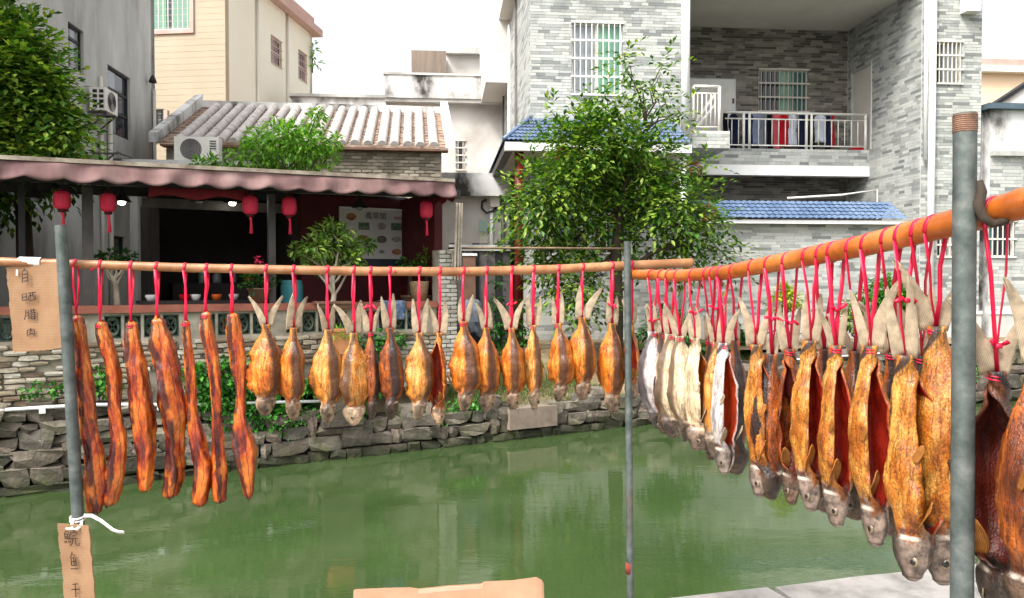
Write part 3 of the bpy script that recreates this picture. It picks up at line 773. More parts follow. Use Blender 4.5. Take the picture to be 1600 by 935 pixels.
def surround(h, fr_w=.13, par_=None):
    x0, x1, z0, z1 = h; mb = MB()
    mb.box(x0-fr_w, x0, -.06, .1, z0-fr_w, z1); mb.box(x1, x1+fr_w, -.06, .1, z0-fr_w, z1); mb.box(x0, x1, -.06, .1, z0-fr_w, z0)
    return mb.build('window_surround', M['pink_trim'], ch)
for hh, nb in ((k1, 13), (k2, 3)):
    surround(hh); window(ch, 'window', hh, 0, [(.6, M['glass_green']), (.08, M['glass_dark']), (.32, M['glass_green'])] if nb > 5 else [(1, M['glass_dark'])], nb, 2, M['white_metal'], M['white_metal'] if nb > 5 else M['dark_metal'])
for hh in (s1, s2, s3):
    w = window_px(ch, hh, 0, [(.5, M['glass_grey']), (.5, M['glass_dark'])], [.5], M['offwhite'])
    for k in range(5): y_ = hh[0]+(hh[1]-hh[0])*(k+.5)/5; MB().box(.02, .04, y_-.012, y_+.012, hh[2], hh[3]).build('bar', M['pink_trim'], w)
    for k in range(4): z_ = hh[2]+(hh[3]-hh[2])*k/3; MB().box(.018, .044, hh[0], hh[1], z_-.015, z_+.015).build('bar', M['pink_trim'], w)
for px in (403, 450): q = E.pixx(px, 120, .06); MB().tube([(.06, q.y, GZ), (.06, q.y, zE-.02)], .045, 8).build('downpipe', M['offwhite'], ch)

# ------------------------------------------------------------------ old house with plastered tile roof
T = Frame(tuple(at_y(697, 232, 19.0).to_2d()) + (0,), 7)
ot = thing('tile_roof_house', 'old low house with a roof of white plastered tile rows and brick front', 'house', T, (-4, 3, GZ))
zE2 = T.pix(697, 232, 0).z; zR2 = T.pix(690, 177, 3.8).z; xL = T.pix(243, 246, 0).x; xR = .05
slope = math.atan2(zR2-zE2, 3.8)
M['pan_tile'] = mat('brown_pan_tile', [srgb(96,74,62), srgb(150,128,112), srgb(176,160,146)], 6, .9, .4)
M['lime'] = mat('lime_plastered_tile', [srgb(126,118,112), srgb(172,165,160), srgb(190,184,180)], 5, .9, .4, 30, lo=.25, hi=.6)
MB().box(xL+.15, xR-.15, .32, .6, GZ, zE2-.02).build('wall', M['mortar_old'], ot)
MB().box(xL+.15, xL+.45, .6, 7.2, GZ, zE2).build('wall', M['greybrick'], ot); MB().box(xR-.45, xR-.15, .6, 7.2, GZ, zE2).build('wall', M['greybrick'], ot); MB().box(xL+.15, xR-.15, 7.2, 7.5, GZ, zE2).build('wall', M['greybrick'], ot)
for xx in (xL+.15, xR-.45): MB().add([(xx, .6, zE2), (xx, 7.2, zE2), (xx, 3.8, zR2-.1), (xx+.3, .6, zE2), (xx+.3, 7.2, zE2), (xx+.3, 3.8, zR2-.1)], [(0,1,2),(5,4,3),(0,2,5,3),(1,4,5,2),(0,3,4,1)]).build('gable', M['greybrick'], ot)
fwl = MB().box(xL+.15, xR-.15, .28, .318, GZ, zE2-.05).build('wall', M['mortar_old'], ot)
obm = [rough_block('brick', M['greybrick'], 300+i, .06, .1) for i in range(4)]
x_lo = T.pix(520, 260, .28).x; z = zE2-.1; r_ = 0
while z > zE2-1.15:
    x = xR-.18-(.12 if r_ % 2 else 0)
    while x > x_lo:
        piece('brick', obm[RNG.randrange(4)], fwl, (x-.12, .27+ru(-.008,.008), z-.035), (.235, .06, .066)); x -= .25
    z -= .08; r_ += 1
MB().box(xL+.1, xR, -.02, .3, zE2-.07, zE2-.03).build('eave_course', M['clay_pot'], ot)
# roof: stepped pan tiles, then each plastered row as its own piece
mb = MB(); N = 14
for k in range(N):
    y0, y1 = 3.8*k/N, 3.8*(k+1)/N; z0, z1 = zE2+(zR2-zE2)*k/N, zE2+(zR2-zE2)*(k+1)/N
    mb.add([(xL, y0, z0+.04), (xR, y0, z0+.04), (xR, y1, z1), (xL, y1, z1), (xL, y0, z0-.02), (xR, y0, z0-.02)], [(0,1,2,3),(4,5,1,0)])
mb.add([(xL, 7.6, zE2), (xR, 7.6, zE2), (xR, 3.8, zR2), (xL, 3.8, zR2), (xL, 3.8, zR2-.12), (xR, 3.8, zR2-.12)], [(3,2,1,0)])
mb.build('pan_tiles', M['pan_tile'], ot)
def row_mesh(seed):
    q = random.Random(seed); rows = []; ln = 3.8/math.cos(slope)
    for k in range(29):
        t = k/28*ln; rr = .105 + q.uniform(-.006,.006) + (.012 if k % 2 else 0)
        rows.append([(rr*math.cos(math.pi*j/8), t, rr*math.sin(math.pi*j/8)*1.05) for j in range(9)])
    mb = MB(); mb.grid(rows); mb.add([r for r in rows[0]], [tuple(range(9))]); return mb.mesh('tile_row', M['lime'])
RM = [row_mesh(i) for i in range(4)]
x = xR-.35; i = 0
while x > xL+.2:
    piece('tile_row', RM[i % 4], ot, (x+ru(-.012,.012), 0, zE2+.045), (1,1,1), (slope, 0, 0)); x -= .305; i += 1
MB().box(xL, xR, 3.62, 3.98, zR2-.04, zR2+.14).build('ridge', M['plaster_stained'], ot)
for xx, m_ in ((xL-.1, M['plaster_stained']), (xR-.06, M['white'])):
    mb = MB(); w_ = .2
    mb.add([(xx, -.15, zE2-.02), (xx+w_, -.15, zE2-.02), (xx+w_, -.15, zE2+.2), (xx, -.15, zE2+.2), (xx, 3.8, zR2+.02), (xx+w_, 3.8, zR2+.02), (xx+w_, 3.8, zR2+.34), (xx, 3.8, zR2+.34)],
           [(0,1,2,3),(7,6,5,4),(0,4,5,1),(1,5,6,2),(2,6,7,3),(3,7,4,0)]); mb.build('verge', m_, ot)
ac_unit('white outdoor air conditioner unit with round grille in front of the old tile roof', T, T.pix(272, 248, -.6).x, -.6, T.pix(272, 252, -.6).z, .95, .34, .55, 'y')
q = T.pix(250, 250, -.6)
acb = thing('roof_stand', 'flat grey shelter roof behind the awning carrying the outdoor unit', 'roof', T, (q.x+1, -.5, GZ))
zac = T.pix(272, 252, -.6).z
MB().box(q.x-.6, q.x+3.2, -1.2, .1, zac-.16, zac-.06).build('deck', M['plaster_stained'], acb)
for xx in (q.x-.4, q.x+3): MB().box(xx-.08, xx+.08, -1.1, -.94, GZ, zac-.162).build('post', M['concrete'], acb)

# ------------------------------------------------------------------ stained white buildings in the middle distance
C = Frame(tuple(at_y(604, 140, 27.0).to_2d()) + (0,), 5)
sb = thing('stained_building', 'white flat roofed building streaked with black mould between the old roof and tiled house', 'building', C, (3, 3, GZ))
zp1 = C.pix(690, 119, 0).z; zp0 = C.pix(690, 160, 0).z
hb2 = hole(C, 712, 220, 727, 266, .35)
mb = MB(); wall_holes(mb, 'x', .35, .6, 0, 6, GZ, zp0, [hb2]); mb.box(0, .25, .6, 8, GZ, zp0); mb.build('wall', M['plaster_pale'], sb)
MB().box(-.05, 6, 0, 8, zp0, zp0+.12).build('slab', M['concrete'], sb)
MB().box(-.05, 6, -.06, .12, zp0+.12, zp1).box(-.05, .12, .12, 8, zp0+.12, zp1).build('roof_parapet', M['plaster_stained'], sb)
MB().box(-.1, 6, -.1, .16, zp1, zp1+.07).build('parapet_cap', M['concrete'], sb)
window(sb, 'window', hb2, .35, [(1, M['glass_dark'])], 2, 5, M['offwhite'], M['offwhite'])
a = C.pix(643, 118, 1.5); b = C.pix(697, 80, 1.5)
MB().box(a.x, b.x, 1.5, 3.4, zp0+.1, b.z).build('roof_tank', mat('brown_cement', [srgb(104,92,82), srgb(138,124,112)], 1.5, .9, .4, 12, stretch=(3,3,.4)), sb)
a2 = C.pix(697, 118, 2.5); b2 = C.pix(760, 88, 2.5)
MB().box(b.x+.01, b2.x, 2.5, 5, zp0+.1, b2.z).build('roof_room', M['plaster_pale'], sb); MB().box(b.x-.0, b2.x+.3, 2.2, 5.2, b2.z+.001, b2.z+.22).build('roof_room_slab', M['concrete'], sb)
D = Frame(tuple(at_y(500, 160, 29.0).to_2d()) + (0,), 5)
lb = thing('low_stained_wall_house', 'lower grey stained house just behind the old tiled ridge', 'house', D, (1, 2, GZ))
zd1 = D.pix(550, 153, 0).z
MB().box(-1, 2.6, 0, 5, GZ, zd1).build('wall', M['plaster_stained'], lb); MB().box(-1.1, 2.7, -.1, 5.1, zd1, zd1+.1).build('cap', M['concrete'], lb)
for xx in (.2, 1.4): MB().box(xx, xx+.5, -.04, -.002, zd1-1.6, zd1-.9).build('shutter', M['dark_metal'], lb)
V = Frame(tuple(at_y(700, 300, 22.0).to_2d()) + (0,), 5)
va = thing('side_building', 'low pale building in the gap between restaurant and tiled house with a meter box', 'building', V, (1, 1, GZ))
xv = V.pix(796, 300, 0).x; zv1 = V.pix(740, 273, 0).z; zv0 = V.pix(740, 308, 0).z
MB().box(-.4, xv, 0, 2.6, GZ, zv0).build('wall', M['plaster_pale'], va); MB().box(-.5, xv, -.35, 2.6, zv0, zv1).build('cornice', M['plaster_stained'], va)
def vb(px0, py0, px1, py1, y0, y1, nm, m_):
    a = V.pix(px0, py1, y0); b = V.pix(px1, py0, y0); MB().box(a.x, b.x, y0, y1, a.z, b.z).build(nm, m_, va)
vb(766, 297, 781, 323, -.2, -.004, 'meter_box', M['offwhite']); vb(748, 344, 762, 362, -.03, -.004, 'plate', mat('pale_green_plate', [srgb(150,176,164), srgb(170,190,178)], 2, .6, .05)); vb(750, 370, 762, 380, -.03, -.004, 'plate', M['offwhite'])
q = V.pix(758, 320, -.1)
MB().tube([(V.pix(781,318,-.1).x-.05, -.1, V.pix(781,322,-.1).z)] + [(V.pix(px,py,-.12).x, -.12, V.pix(px,py,-.12).z) for px, py in ((770,330),(760,333),(753,326),(753,316),(760,312))], .03, 8).build('cable', M['dark_metal'], va)
q = V.pix(768, 352, -.12); MB().tube([(q.x, -.08, GZ), (q.x, -.08, zv0)], .045, 8).build('pipe', M['white'], va)
q = V.pix(786, 352, -.12); MB().tube([(q.x, -.08, GZ), (q.x, -.08, zv0+.3)], .06, 8).build('pipe', M['grey_metal'], va)
M['wood_rail'] = mat('weathered_bamboo', [srgb(96,78,58), srgb(132,112,88)], 8, .8, .2)
# yard gate, junk and bamboo rail in the gap
Y = Frame(tuple(at_y(706, 400, 16.2).to_2d()) + (0,), 8)
yg = thing('yard_gate', 'dark weathered board gate closing the yard beside the brick pier', 'gate', Y, (.5, 0, GZ))
xg = Y.pix(797, 400, 0).x; zg1 = Y.pix(750, 380, 0).z
k = 0; x = -.05
while x < xg:
    MB().box(x, min(x+.15, xg), .0+.008*(k % 2), .05, GZ+.03, zg1-.02*(k % 3)).build('board', M['grey_metal'] if k % 3 else M['dark_metal'], yg); x += .156; k += 1
MB().box(-.06, xg, -.05, -.004, zg1-.16, zg1-.04).build('rail', M['concrete'], yg)
a = Y.pix(724, 470, -.1); b = Y.pix(743, 400, -.1)
MB().box(a.x, b.x, -.1, -.06, a.z, b.z).build('board', M['clay_pot'], yg); MB().box(a.x-.02, b.x+.03, -.12, -.055, b.z, b.z+.05).build('board', M['white'], yg)
a = L.pix(700, 389, 1.0); b = L.pix(1000, 388, 2.4)
props(MB().tube([tuple(at_y(700, 388, 13.6)), tuple(at_y(850, 388, 13.9)), tuple(at_y(985, 389, 14.2))], .02, 8).build('bamboo_rail', M['wood_rail'], None), 'thin weathered bamboo pole running level from the brick pier to the tree', 'bamboo pole')
for px in (712, 984):
    q = at_y(px, 388, 13.6 if px < 800 else 14.2)
    props(MB().tube([(q.x, q.y+.03, GZ-.02), (q.x, q.y+.03, q.z+.06)], .025, 8).build('rail_post', M['bark'], None), 'thin wooden post holding the bamboo rail ' + ('beside the brick pier' if px < 800 else 'by the tree'), 'post')
def crumple(name, c, r, m_, seed, label, cat, amp=.3):
    mb = MB(); rows = []
    for i in range(13):
        th = math.pi*i/12; row = []
        for j in range(18):
            ph = 2*math.pi*j/18; d = Vector((math.sin(th)*math.cos(ph), math.sin(th)*math.sin(ph), math.cos(th)))
            k_ = 1 + amp*noise.noise(d*2.3+Vector((seed,0,0))) + amp*.5*noise.noise(d*6+Vector((0,seed,0)))
            row.append((c[0]+d.x*r[0]*k_, c[1]+d.y*r[1]*k_, max(c[2]-r[2]*.95, c[2]+d.z*r[2]*k_)))
        rows.append(row)
    mb.grid(rows, closed=True, sm=False); return props(mb.build(name, m_, None), label, cat)
q = at_y(738, 482, 15.6); crumple('covered_bundle', (q.x, 15.6, GZ+.62), (.24,.24,.42), KG, 3, 'crumpled grey plastic covered bundle standing in the yard gap', 'bundle')
q = at_y(735, 508, 15.3); crumple('black_sack', (q.x+.02, 15.3, GZ+.2), (.2,.18,.2), KB, 8, 'black sack on the ground in front of the grey bundle', 'sack')

# ------------------------------------------------------------------ restaurant on the bank
rs = thing('restaurant', 'open fronted restaurant shed with maroon back wall under the awning', 'restaurant', L, (2, 2, GZ))
xend = L.pix(706, 400, .35).x
FZ = 1.62
za0 = L.pix(0, 252, -.25).z; za1 = L.pix(706, 287, -.25).z
xd0 = L.pix(240, 360, 3.2).x
MB().box(-4, xend-.1, .4, 2.9, GZ+.01, FZ).box(xd0-.1, xend-.1, 2.9, 4.6, GZ+.01, FZ).build('floor', M['concrete'], rs)
def zaw(x): x0 = L.pix(0, 252, -.25).x; x1 = L.pix(706, 287, -.25).x; return za0 + (za1-za0)*(x-x0)/(x1-x0)
# roof sheet on purlins
xr_ = L.pix(711, 290, -.3).x; mb = MB()
for x0, x1, ys in ((-4.5, xd0-.1, (-.3, .8, 2, 2.9)), (xd0-.1, xr_, (-.3, .8, 2, 3.2, 4.6))):
    xs_ = [x0+(x1-x0)*i/14 for i in range(15)]
    mb.sheet([[(x, y, zaw(x)+.16*(y+.25)/4.6+.012*math.sin(x*5+y)) for x in xs_] for y in ys], .05, sm=False)
mb.build('roof', mat('faded_roof_sheet', [srgb(120,104,98), srgb(176,162,152), srgb(206,196,188)], 2.5, .85, .3), rs)
for y in (.15, 2.4, 4.4): MB().bar((-4.3 if y < 3 else xd0, y, zaw(-4.3 if y < 3 else xd0)-.12+.035*y), (xend+.05, y, zaw(xend)-.12+.035*y), .07, .14).build('beam', M['dark_metal'], rs)
# scalloped awning valance
aw_ = thing('awning', 'faded dusty pink scalloped awning along the restaurant front', 'awning', L, (2, -.3, 3.5))
x0a, x1a = -4.5, L.pix(711, 290, -.36).x; n = int((x1a-x0a)/.05)
rows = []
def drop(px): return .235
for v in (0, .12, .3, .5, .7, .85, 1.0):
    r = []
    for i in range(n+1):
        x = x0a+(x1a-x0a)*i/n; sc = abs(math.sin(math.pi*(x+.1)/.405))
        bot = .185 + (.05+.02*noise.noise(Vector((x*1.3, 9, 2))))*sc + .02*noise.noise(Vector((x*.9, 3, 1)))
        y = -.34 - .05*v + (.028*math.sin(2*math.pi*x/.405+1)+.02*math.sin(x*9.1+v*2))*v + .02*noise.noise(Vector((x*2.2, v*2, 0)))
        r.append((x, y, zaw(x) + .0 - bot*v + .012*noise.noise(Vector((x*1.5, 5, 0)))))
    rows.append(r)
M['awning'] = mat('faded_pink_canvas', [srgb(92,68,68), srgb(122,94,92), srgb(146,120,116)], 1.6, .85, .2, 12, stretch=(1.5,1.5,.5))
mb = MB(); mb.sheet(rows, .008); mb.build('valance', M['awning'], aw_)
MB().bar((x0a, -.33, zaw(x0a)+.035), (x1a, -.33, zaw(x1a)+.035), .06, .05).build('front_bar', mat('weathered_batten', [srgb(110,96,84), srgb(180,168,152)], 5, .9, .4), aw_)
rows = [[(x1a, -.35 + y*.5, zaw(x1a) - (.26+.03*math.sin(y*9))*v) for v in (0, .33, .66, 1)] for y in [k*.18 for k in range(12)]]
mb = MB(); mb.sheet(rows, .008); mb.build('side_valance', M['red_paint'], aw_)
xb0 = L.pix(236, 300, -.1).x
rows = [[(x, .22+.02*math.sin(x*8), zaw(x)-.15-(.16+.03*math.sin(x*9))*v) for v in (0, .5, 1)] for x in [xb0+k*.1 for k in range(14)]]
mb = MB(); mb.sheet(rows, .008); mb.build('inner_valance', mat('deep_red_canvas', [srgb(110,26,38), srgb(140,40,52)], 3, .8, .1), aw_)
# posts
def lpx(px, ly, py=360): return L.pix(px, py, ly).x
for px, w_, m_ in ((34, .07, M['dark_metal']), (137, .13, M['grey_metal']), (424, .1, M['grey_metal'])):
    x = lpx(px, .45); MB().box(x-w_/2, x+w_/2, .45-w_/2, .45+w_/2, FZ, zaw(x)-.2).build('post', m_, rs)
# back part: dark room, maroon wall
xm0, xm1 = lpx(470, 2.0), lpx(699, 1.0)
xd0 = lpx(240, 3.2)
MB().box(xm0, xend-.1, 2.0, 2.15, FZ, zaw(xm0)-.02).build('back_wall', M['maroon'], rs)
MB().box(xend-.24, xend-.1, .5, 2.0, FZ, zaw(xend)-.06).build('end_wall', M['maroon'], rs)
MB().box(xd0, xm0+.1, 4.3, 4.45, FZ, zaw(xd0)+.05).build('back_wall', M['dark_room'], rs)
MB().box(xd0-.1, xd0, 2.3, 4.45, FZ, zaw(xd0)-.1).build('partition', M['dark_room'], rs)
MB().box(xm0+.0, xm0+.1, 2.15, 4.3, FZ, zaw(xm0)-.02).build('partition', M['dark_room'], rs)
zb_ = L.pix(300, 328, 2.3).z; zc_ = L.pix(300, 318, 2.3).z
MB().box(lpx(222, 2.3), xm0+.05, 2.22, 2.3, zb_, zc_+.05).build('lintel', M['grey_metal'], rs)
# counter, stools inside
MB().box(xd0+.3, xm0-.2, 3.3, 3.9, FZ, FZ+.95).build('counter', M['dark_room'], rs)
for k, (dx, h_, r_, m_, nm) in enumerate(((.5,.26,.07,M['glass_green'],'green'),(.8,.2,.08,M['glass_grey'],'pale'),(1.15,.3,.06,M['glass_grey'],'tall pale'),(1.5,.22,.09,M['terracotta'],'orange'))):
    props(MB().lathe([(r_*.9,0),(r_,.02),(r_,h_*.7),(r_*.6,h_*.85),(r_*.6,h_),(r_*.5,h_)], 14, (xd0+.4+dx*.8, 3.45, FZ+.952)).build('jar', m_, None, L), nm + ' jar standing on the dark counter inside the restaurant', 'jar', 'jars on the restaurant counter')

for k in (0, .06, .11): props(MB().tube([(xend-.02+k, .12+k*.4, za1-.25), (xend-.05+k*.8, .14, FZ+1.0), (xend-.08+k, .16, L.pix(700, 395, .2).z)], .02, 6).build('bamboo_prop', M['bark_pale'], None, L), ('leftmost', 'middle', 'rightmost')[int(k/.05)] + ' of the three pale bamboo canes propping the awning end', 'bamboo cane')
# parapet of bricks with green glazed lattice blocks and red coping
pw = thing('terrace_wall', 'weathered brick terrace wall with green lattice blocks and a red coping', 'wall', L, (2, .3, GZ-.2))
zc0 = L.pix(240, 477, .22).z; zl1 = zc0-.1; zl0 = L.pix(200, 531, .25).z
xpe = lpx(682, .25, 450)
lat = []; x = -1.2; i = 0
while x < xpe-.3: lat.append((x, x+.2)); i += 1; x += .235 if i % 4 else .47
holes = [(a, b, zl0+.02, zl1-.03) for a, b in lat]
mb = MB(); wall_holes(mb, 'x', .25, .45, -3.5, xpe, .95, zl1, holes); pwb = mb.build('wall_body', M['mortar_old'], pw)
MB().box(-3.5, xpe, .2, .5, zl1+.002, zl1+.1).build('coping', mat('red_coping_tile', [srgb(134,78,64), srgb(168,106,88)], 5, .8, .2), pw)
M['green_glaze'] = mat('green_glazed_block', [srgb(30,48,38), srgb(50,68,56), srgb(92,100,80)], 9, .35, .1, spec=.5)
def lattice_mesh():
    mb = MB(); r_ = .078
    mb.tube([(r_*math.cos(a*math.pi/8), 0, r_*math.sin(a*math.pi/8)) for a in range(17)], .016, 6, cap=False)
    for k in range(4):
        a = k*math.pi/2+math.pi/4; c = Vector((math.cos(a), 0, math.sin(a)))*.085
        mb.tube([tuple(c*.25+Vector((math.cos(a+s), 0, math.sin(a+s)))*.05) for s in [q*.55-1.65 for q in range(7)]], .01, 5)
        mb.bar((0,0,0), tuple(c*1.1), .018, .02)
    for s in (-1, 1): mb.box(s*.095-.008, s*.095+.008, -.05, .05, -.1, .1); mb.box(-.087, .087, -.05, .05, s*.095-.008, s*.095+.008)
    return mb.mesh('lattice_block', M['green_glaze'])
LM = lattice_mesh()
for a, b in lat: piece('lattice_block', LM, pw, ((a+b)/2, .31, (zl0+zl1)/2-.005), ((b-a)/.2, 1, (zl1-zl0-.05)/.2))
pbm = [rough_block('brick', M['oldbrick'], 400+i, .14, .14) for i in range(6)]
z = .98; r_ = 0; cnt = 0
while z < zl0-.02:
    h = .058
    x = -1.5 - (.12 if r_ % 2 else 0)
    while x < xpe:
        w = .225*ru(.8, 1.15)
        if z > 1.35 or x < 1.5 or cnt < 0:
            if RNG.random() > .05 and not (x > 1.6 and z < 1.3): piece('brick', pbm[RNG.randrange(6)], pwb, (x+w/2, .25+ru(-.03,.015)+(.0 if z > 1.4 else -.05*(1.4-z)), z+h/2), (w-.006, .09, h*ru(.9,1.1)), (0, ru(-.02,.02), ru(-.03,.03))); cnt += 1
        x += w
    z += h+.012; r_ += 1
print('parapet bricks', cnt)
pr = thing('brick_pier', 'white washed brick pier at the right end of the restaurant', 'pier', L, (xend-.15, .4, GZ))
zpt = L.pix(694, 391, .2).z
prb = MB().box(xpe+.04, xend, .22, .5, .95, zpt).build('pier_body', M['mortar_old'], pr)
wbm = [rough_block('brick', M['whitebrick'], 500+i, .08, .1) for i in range(4)]
z = 1.0; r_ = 0
while z < zpt-.05:
    x = xpe+.02; wl = (.2, .1) if r_ % 2 else (.1, .2)
    tot = xend-xpe
    for f_ in ((.62, .38) if r_ % 2 else (.38, .62)):
        w = tot*f_; piece('brick', wbm[RNG.randrange(4)], prb, (x+w/2, .22+ru(-.008,.006), z+.028), (w-.01, .07, .056)); x += w
    z += .068; r_ += 1
# menu board
a = L.pix(535, 404, 1.9); b = L.pix(653, 331, 1.9)
mbd = thing('menu_board', 'white menu board with dish pictures and characters on the maroon wall', 'menu board', L, ((a.x+b.x)/2, 1.9, a.z))
panel = MB().box(a.x, b.x, 1.93, 1.98, a.z, b.z).build('panel', mat('menu_print', [srgb(206,200,198), srgb(220,216,214)], 2, .5, .02), mbd)
for x0, x1, z0, z1 in ((a.x-.03, a.x, a.z-.03, b.z+.03), (b.x, b.x+.03, a.z-.03, b.z+.03), (a.x, b.x, b.z, b.z+.03)): MB().box(x0, x1, 1.91, 1.99, z0, z1).build('frame', M['white_metal'], mbd)
MB().box(a.x, b.x, 1.915, 1.99, a.z-.18, a.z).build('frame', mat('dark_teal_sill', [srgb(40,48,58), srgb(60,66,76)], 3, .5, .05), mbd)
bw2, bh2 = b.x-a.x, b.z-a.z
pic = [mat('dish_%s' % n, [srgb(*c1), srgb(*c2)], 22, .5, .02, detail=3) for n, c1, c2 in (('brown',(120,66,44),(190,140,100)), ('green',(64,92,70),(130,150,120)), ('grey',(120,112,108),(196,186,178)), ('dark',(70,60,58),(140,128,118)))]
for k, (u, v, w_, h_, shape) in enumerate(((.14,.84,.15,.15,'o'), (.33,.66,.16,.15,'r'), (.6,.67,.14,.14,'o'), (.83,.67,.16,.15,'r'), (.33,.41,.15,.13,'o'), (.6,.4,.15,.15,'o'), (.83,.41,.15,.12,'o'), (.6,.15,.15,.13,'s'), (.83,.15,.14,.13,'o'), (.3,.15,.14,.12,'o'))):
    cx, cz = a.x+bw2*u*.86, a.z+bh2*v; w2, h2 = bw2*w_/2*.9, bh2*h_/2
    if shape == 'r': pts = [(-w2,-h2),(w2,-h2),(w2,h2),(-w2,h2)]
    elif shape == 'o': pts = [(w2*math.cos(t*math.pi/8), h2*math.sin(t*math.pi/8)) for t in range(16)]
    else: pts = [((w2 if t % 2 else w2*.3)*math.cos(t*math.pi/8), (h2 if t % 2 else h2*.3)*math.sin(t*math.pi/8)) for t in range(16)]
    MB().add([(cx+p, 1.926, cz+q_) for p, q_ in pts], [tuple(range(len(pts)))]).build('dish_picture', pic[(k*3) % 4 if shape != 'r' else 1], panel)
def text(s, x, z, size, m_, parent, ly):
    """printed characters, turned into mesh so that they stand as one flat part"""
    cu = bpy.data.curves.new('lettering', 'FONT'); cu.body = s; cu.size = size; cu.extrude = .001
    o = bpy.data.objects.new('lettering', cu); COL.objects.link(o)
    dg = bpy.context.evaluated_depsgraph_get(); me = bpy.data.meshes.new_from_object(o.evaluated_get(dg))
    bpy.data.objects.remove(o); me.materials.clear(); me.materials.append(m_)
    t = bpy.data.objects.new('lettering', me); COL.objects.link(t); t.parent = parent
    t.location = Vector((x, ly, z)) - META[parent.name][1]; t.rotation_euler = (math.pi/2, 0, 0)
    META[t.name] = META[parent.name]; return t
ink = mat('black_print', [srgb(60,52,52), srgb(72,64,64)], 3, .6, 0)
inkr = mat('red_print', [srgb(150,70,66), srgb(170,90,84)], 3, .6, 0)
text('鳳草閣', a.x+bw2*.3, a.z+bh2*.82, .13, ink, panel, 1.925); text('農家菜', a.x+bw2*.68, a.z+bh2*.82, .06, inkr, panel, 1.925)
for k in range(5): text('紅', a.x+bw2*.855, a.z+bh2*(.66-.12*k), .06, inkr, panel, 1.925); text('魚', a.x+bw2*.93, a.z+bh2*(.5-.09*k), .055, inkr, panel, 1.925)

# lanterns
M['lantern'] = mat('red_lantern_silk', [srgb(206,30,62), srgb(232,64,96)], 9, .6, .05, stretch=(1,1,.2))
LANT = [(97,313,12,14,'leftmost red lantern under the awning'), (169,317,11,14,'second red lantern from the left hanging by the lit lamp'), (391,321,11.5,14,'red lantern hanging left of the thin grey post'), (452,323,11,14,'red lantern hanging right of the thin grey post above the bonsai'), (666,328,10,13,'rightmost red lantern hanging beside the menu board')]
for px, py, rx, rz, lab in LANT:
    q = L.pix(px, py, .15); sc = (L.world(q).y)/FPX; r_, hh = rx*sc, rz*sc
    t = thing('red_lantern', lab, 'lantern', L, (q.x, q.y, q.z), 'red lanterns under the awning')
    mb = MB(); n = 24; prof = [(.55,-1),(.8,-.9),(.97,-.6),(1,0),(.97,.6),(.8,.9),(.55,1)]
    vs = []
    for rr, z in prof:
        for j in range(n): k = r_*rr*(1+.05*math.cos(j*math.pi*2/n*12)); vs.append((q.x+k*math.cos(2*math.pi*j/n), q.y+k*math.sin(2*math.pi*j/n), q.z+hh*z))
    mb.add(vs, [(i*n+j, i*n+(j+1) % n, (i+1)*n+(j+1) % n, (i+1)*n+j) for i in range(6) for j in range(n)], 0, True); mb.build('shade', M['lantern'], t)
    for s in (-1, 1): MB().lathe([(r_*.52,0),(r_*.55,.03*s),(r_*.3,.04*s)], 14, (q.x, q.y, q.z+hh*s)).build('cap', M['maroon'], t)
    MB().tube([(q.x, q.y, q.z+hh), (q.x, q.y, zaw(q.x)-.14)], .006, 5).build('cord', M['maroon'], t)
    MB().tube([(q.x, q.y, q.z-hh), (q.x+.004, q.y, q.z-hh-.06), (q.x+.01, q.y, q.z-hh-.09), (q.x+.012, q.y, q.z-hh-.27)], [.008,.02,.014,.026], 8).build('tassel', M['lantern'], t)
# pendant lamps
glow = emit('lit_bulb', (1.0, .93, .78), 14)
for px, py, ly, lit, lab in ((53,303,1.6,0,'black pendant lamp hanging left of the leftmost lantern'), (190,309,1.7,1,'lit black pendant lamp right of the second lantern'), (311,309,1.9,0,'unlit black pendant lamp between the fan and the lit lamp'), (363,311,1.9,1,'lit black pendant lamp left of the third lantern'), (562,319,1.2,0,'black pendant lamp above the menu board')):
    q = L.pix(px, py, ly); t = thing('pendant_lamp', lab, 'lamp', L, (q.x, ly, q.z-.1), 'pendant lamps in the restaurant')
    MB().lathe([(.14,-.06),(.13,-.05),(.06,.04),(.03,.1),(.02,.14)], 18, (q.x, ly, q.z)).build('lamp_shade', M['dark_metal'], t)
    MB().tube([(q.x, ly, q.z+.13), (q.x, ly, zaw(q.x)+.06)], .007, 5).build('cord', M['dark_metal'], t)
    MB().lathe([(.005,-.11),(.04,-.1),(.055,-.07),(.045,-.03),(.02,.0)], 12, (q.x, ly, q.z)).build('bulb', glow if lit else M['glass_grey'], t)
q = L.pix(264, 304, 2.0); t = thing('ceiling_fan', 'black ceiling fan hanging under the restaurant roof', 'fan', L, (q.x, 2, q.z))
MB().lathe([(.03,-.06),(.07,-.04),(.07,.03),(.03,.06)], 14, (q.x, 2, q.z)).build('hub', M['dark_metal'], t)
MB().tube([(q.x, 2, q.z+.05), (q.x, 2, zaw(q.x)+.06)], .012, 6).build('rod', M['dark_metal'], t)
for k in range(3): a_ = k*2.094+.3; MB().bar((q.x+.06*math.cos(a_), 2+.06*math.sin(a_), q.z), (q.x+.5*math.cos(a_), 2+.5*math.sin(a_), q.z), .1, .012).build('blade', M['dark_metal'], t)
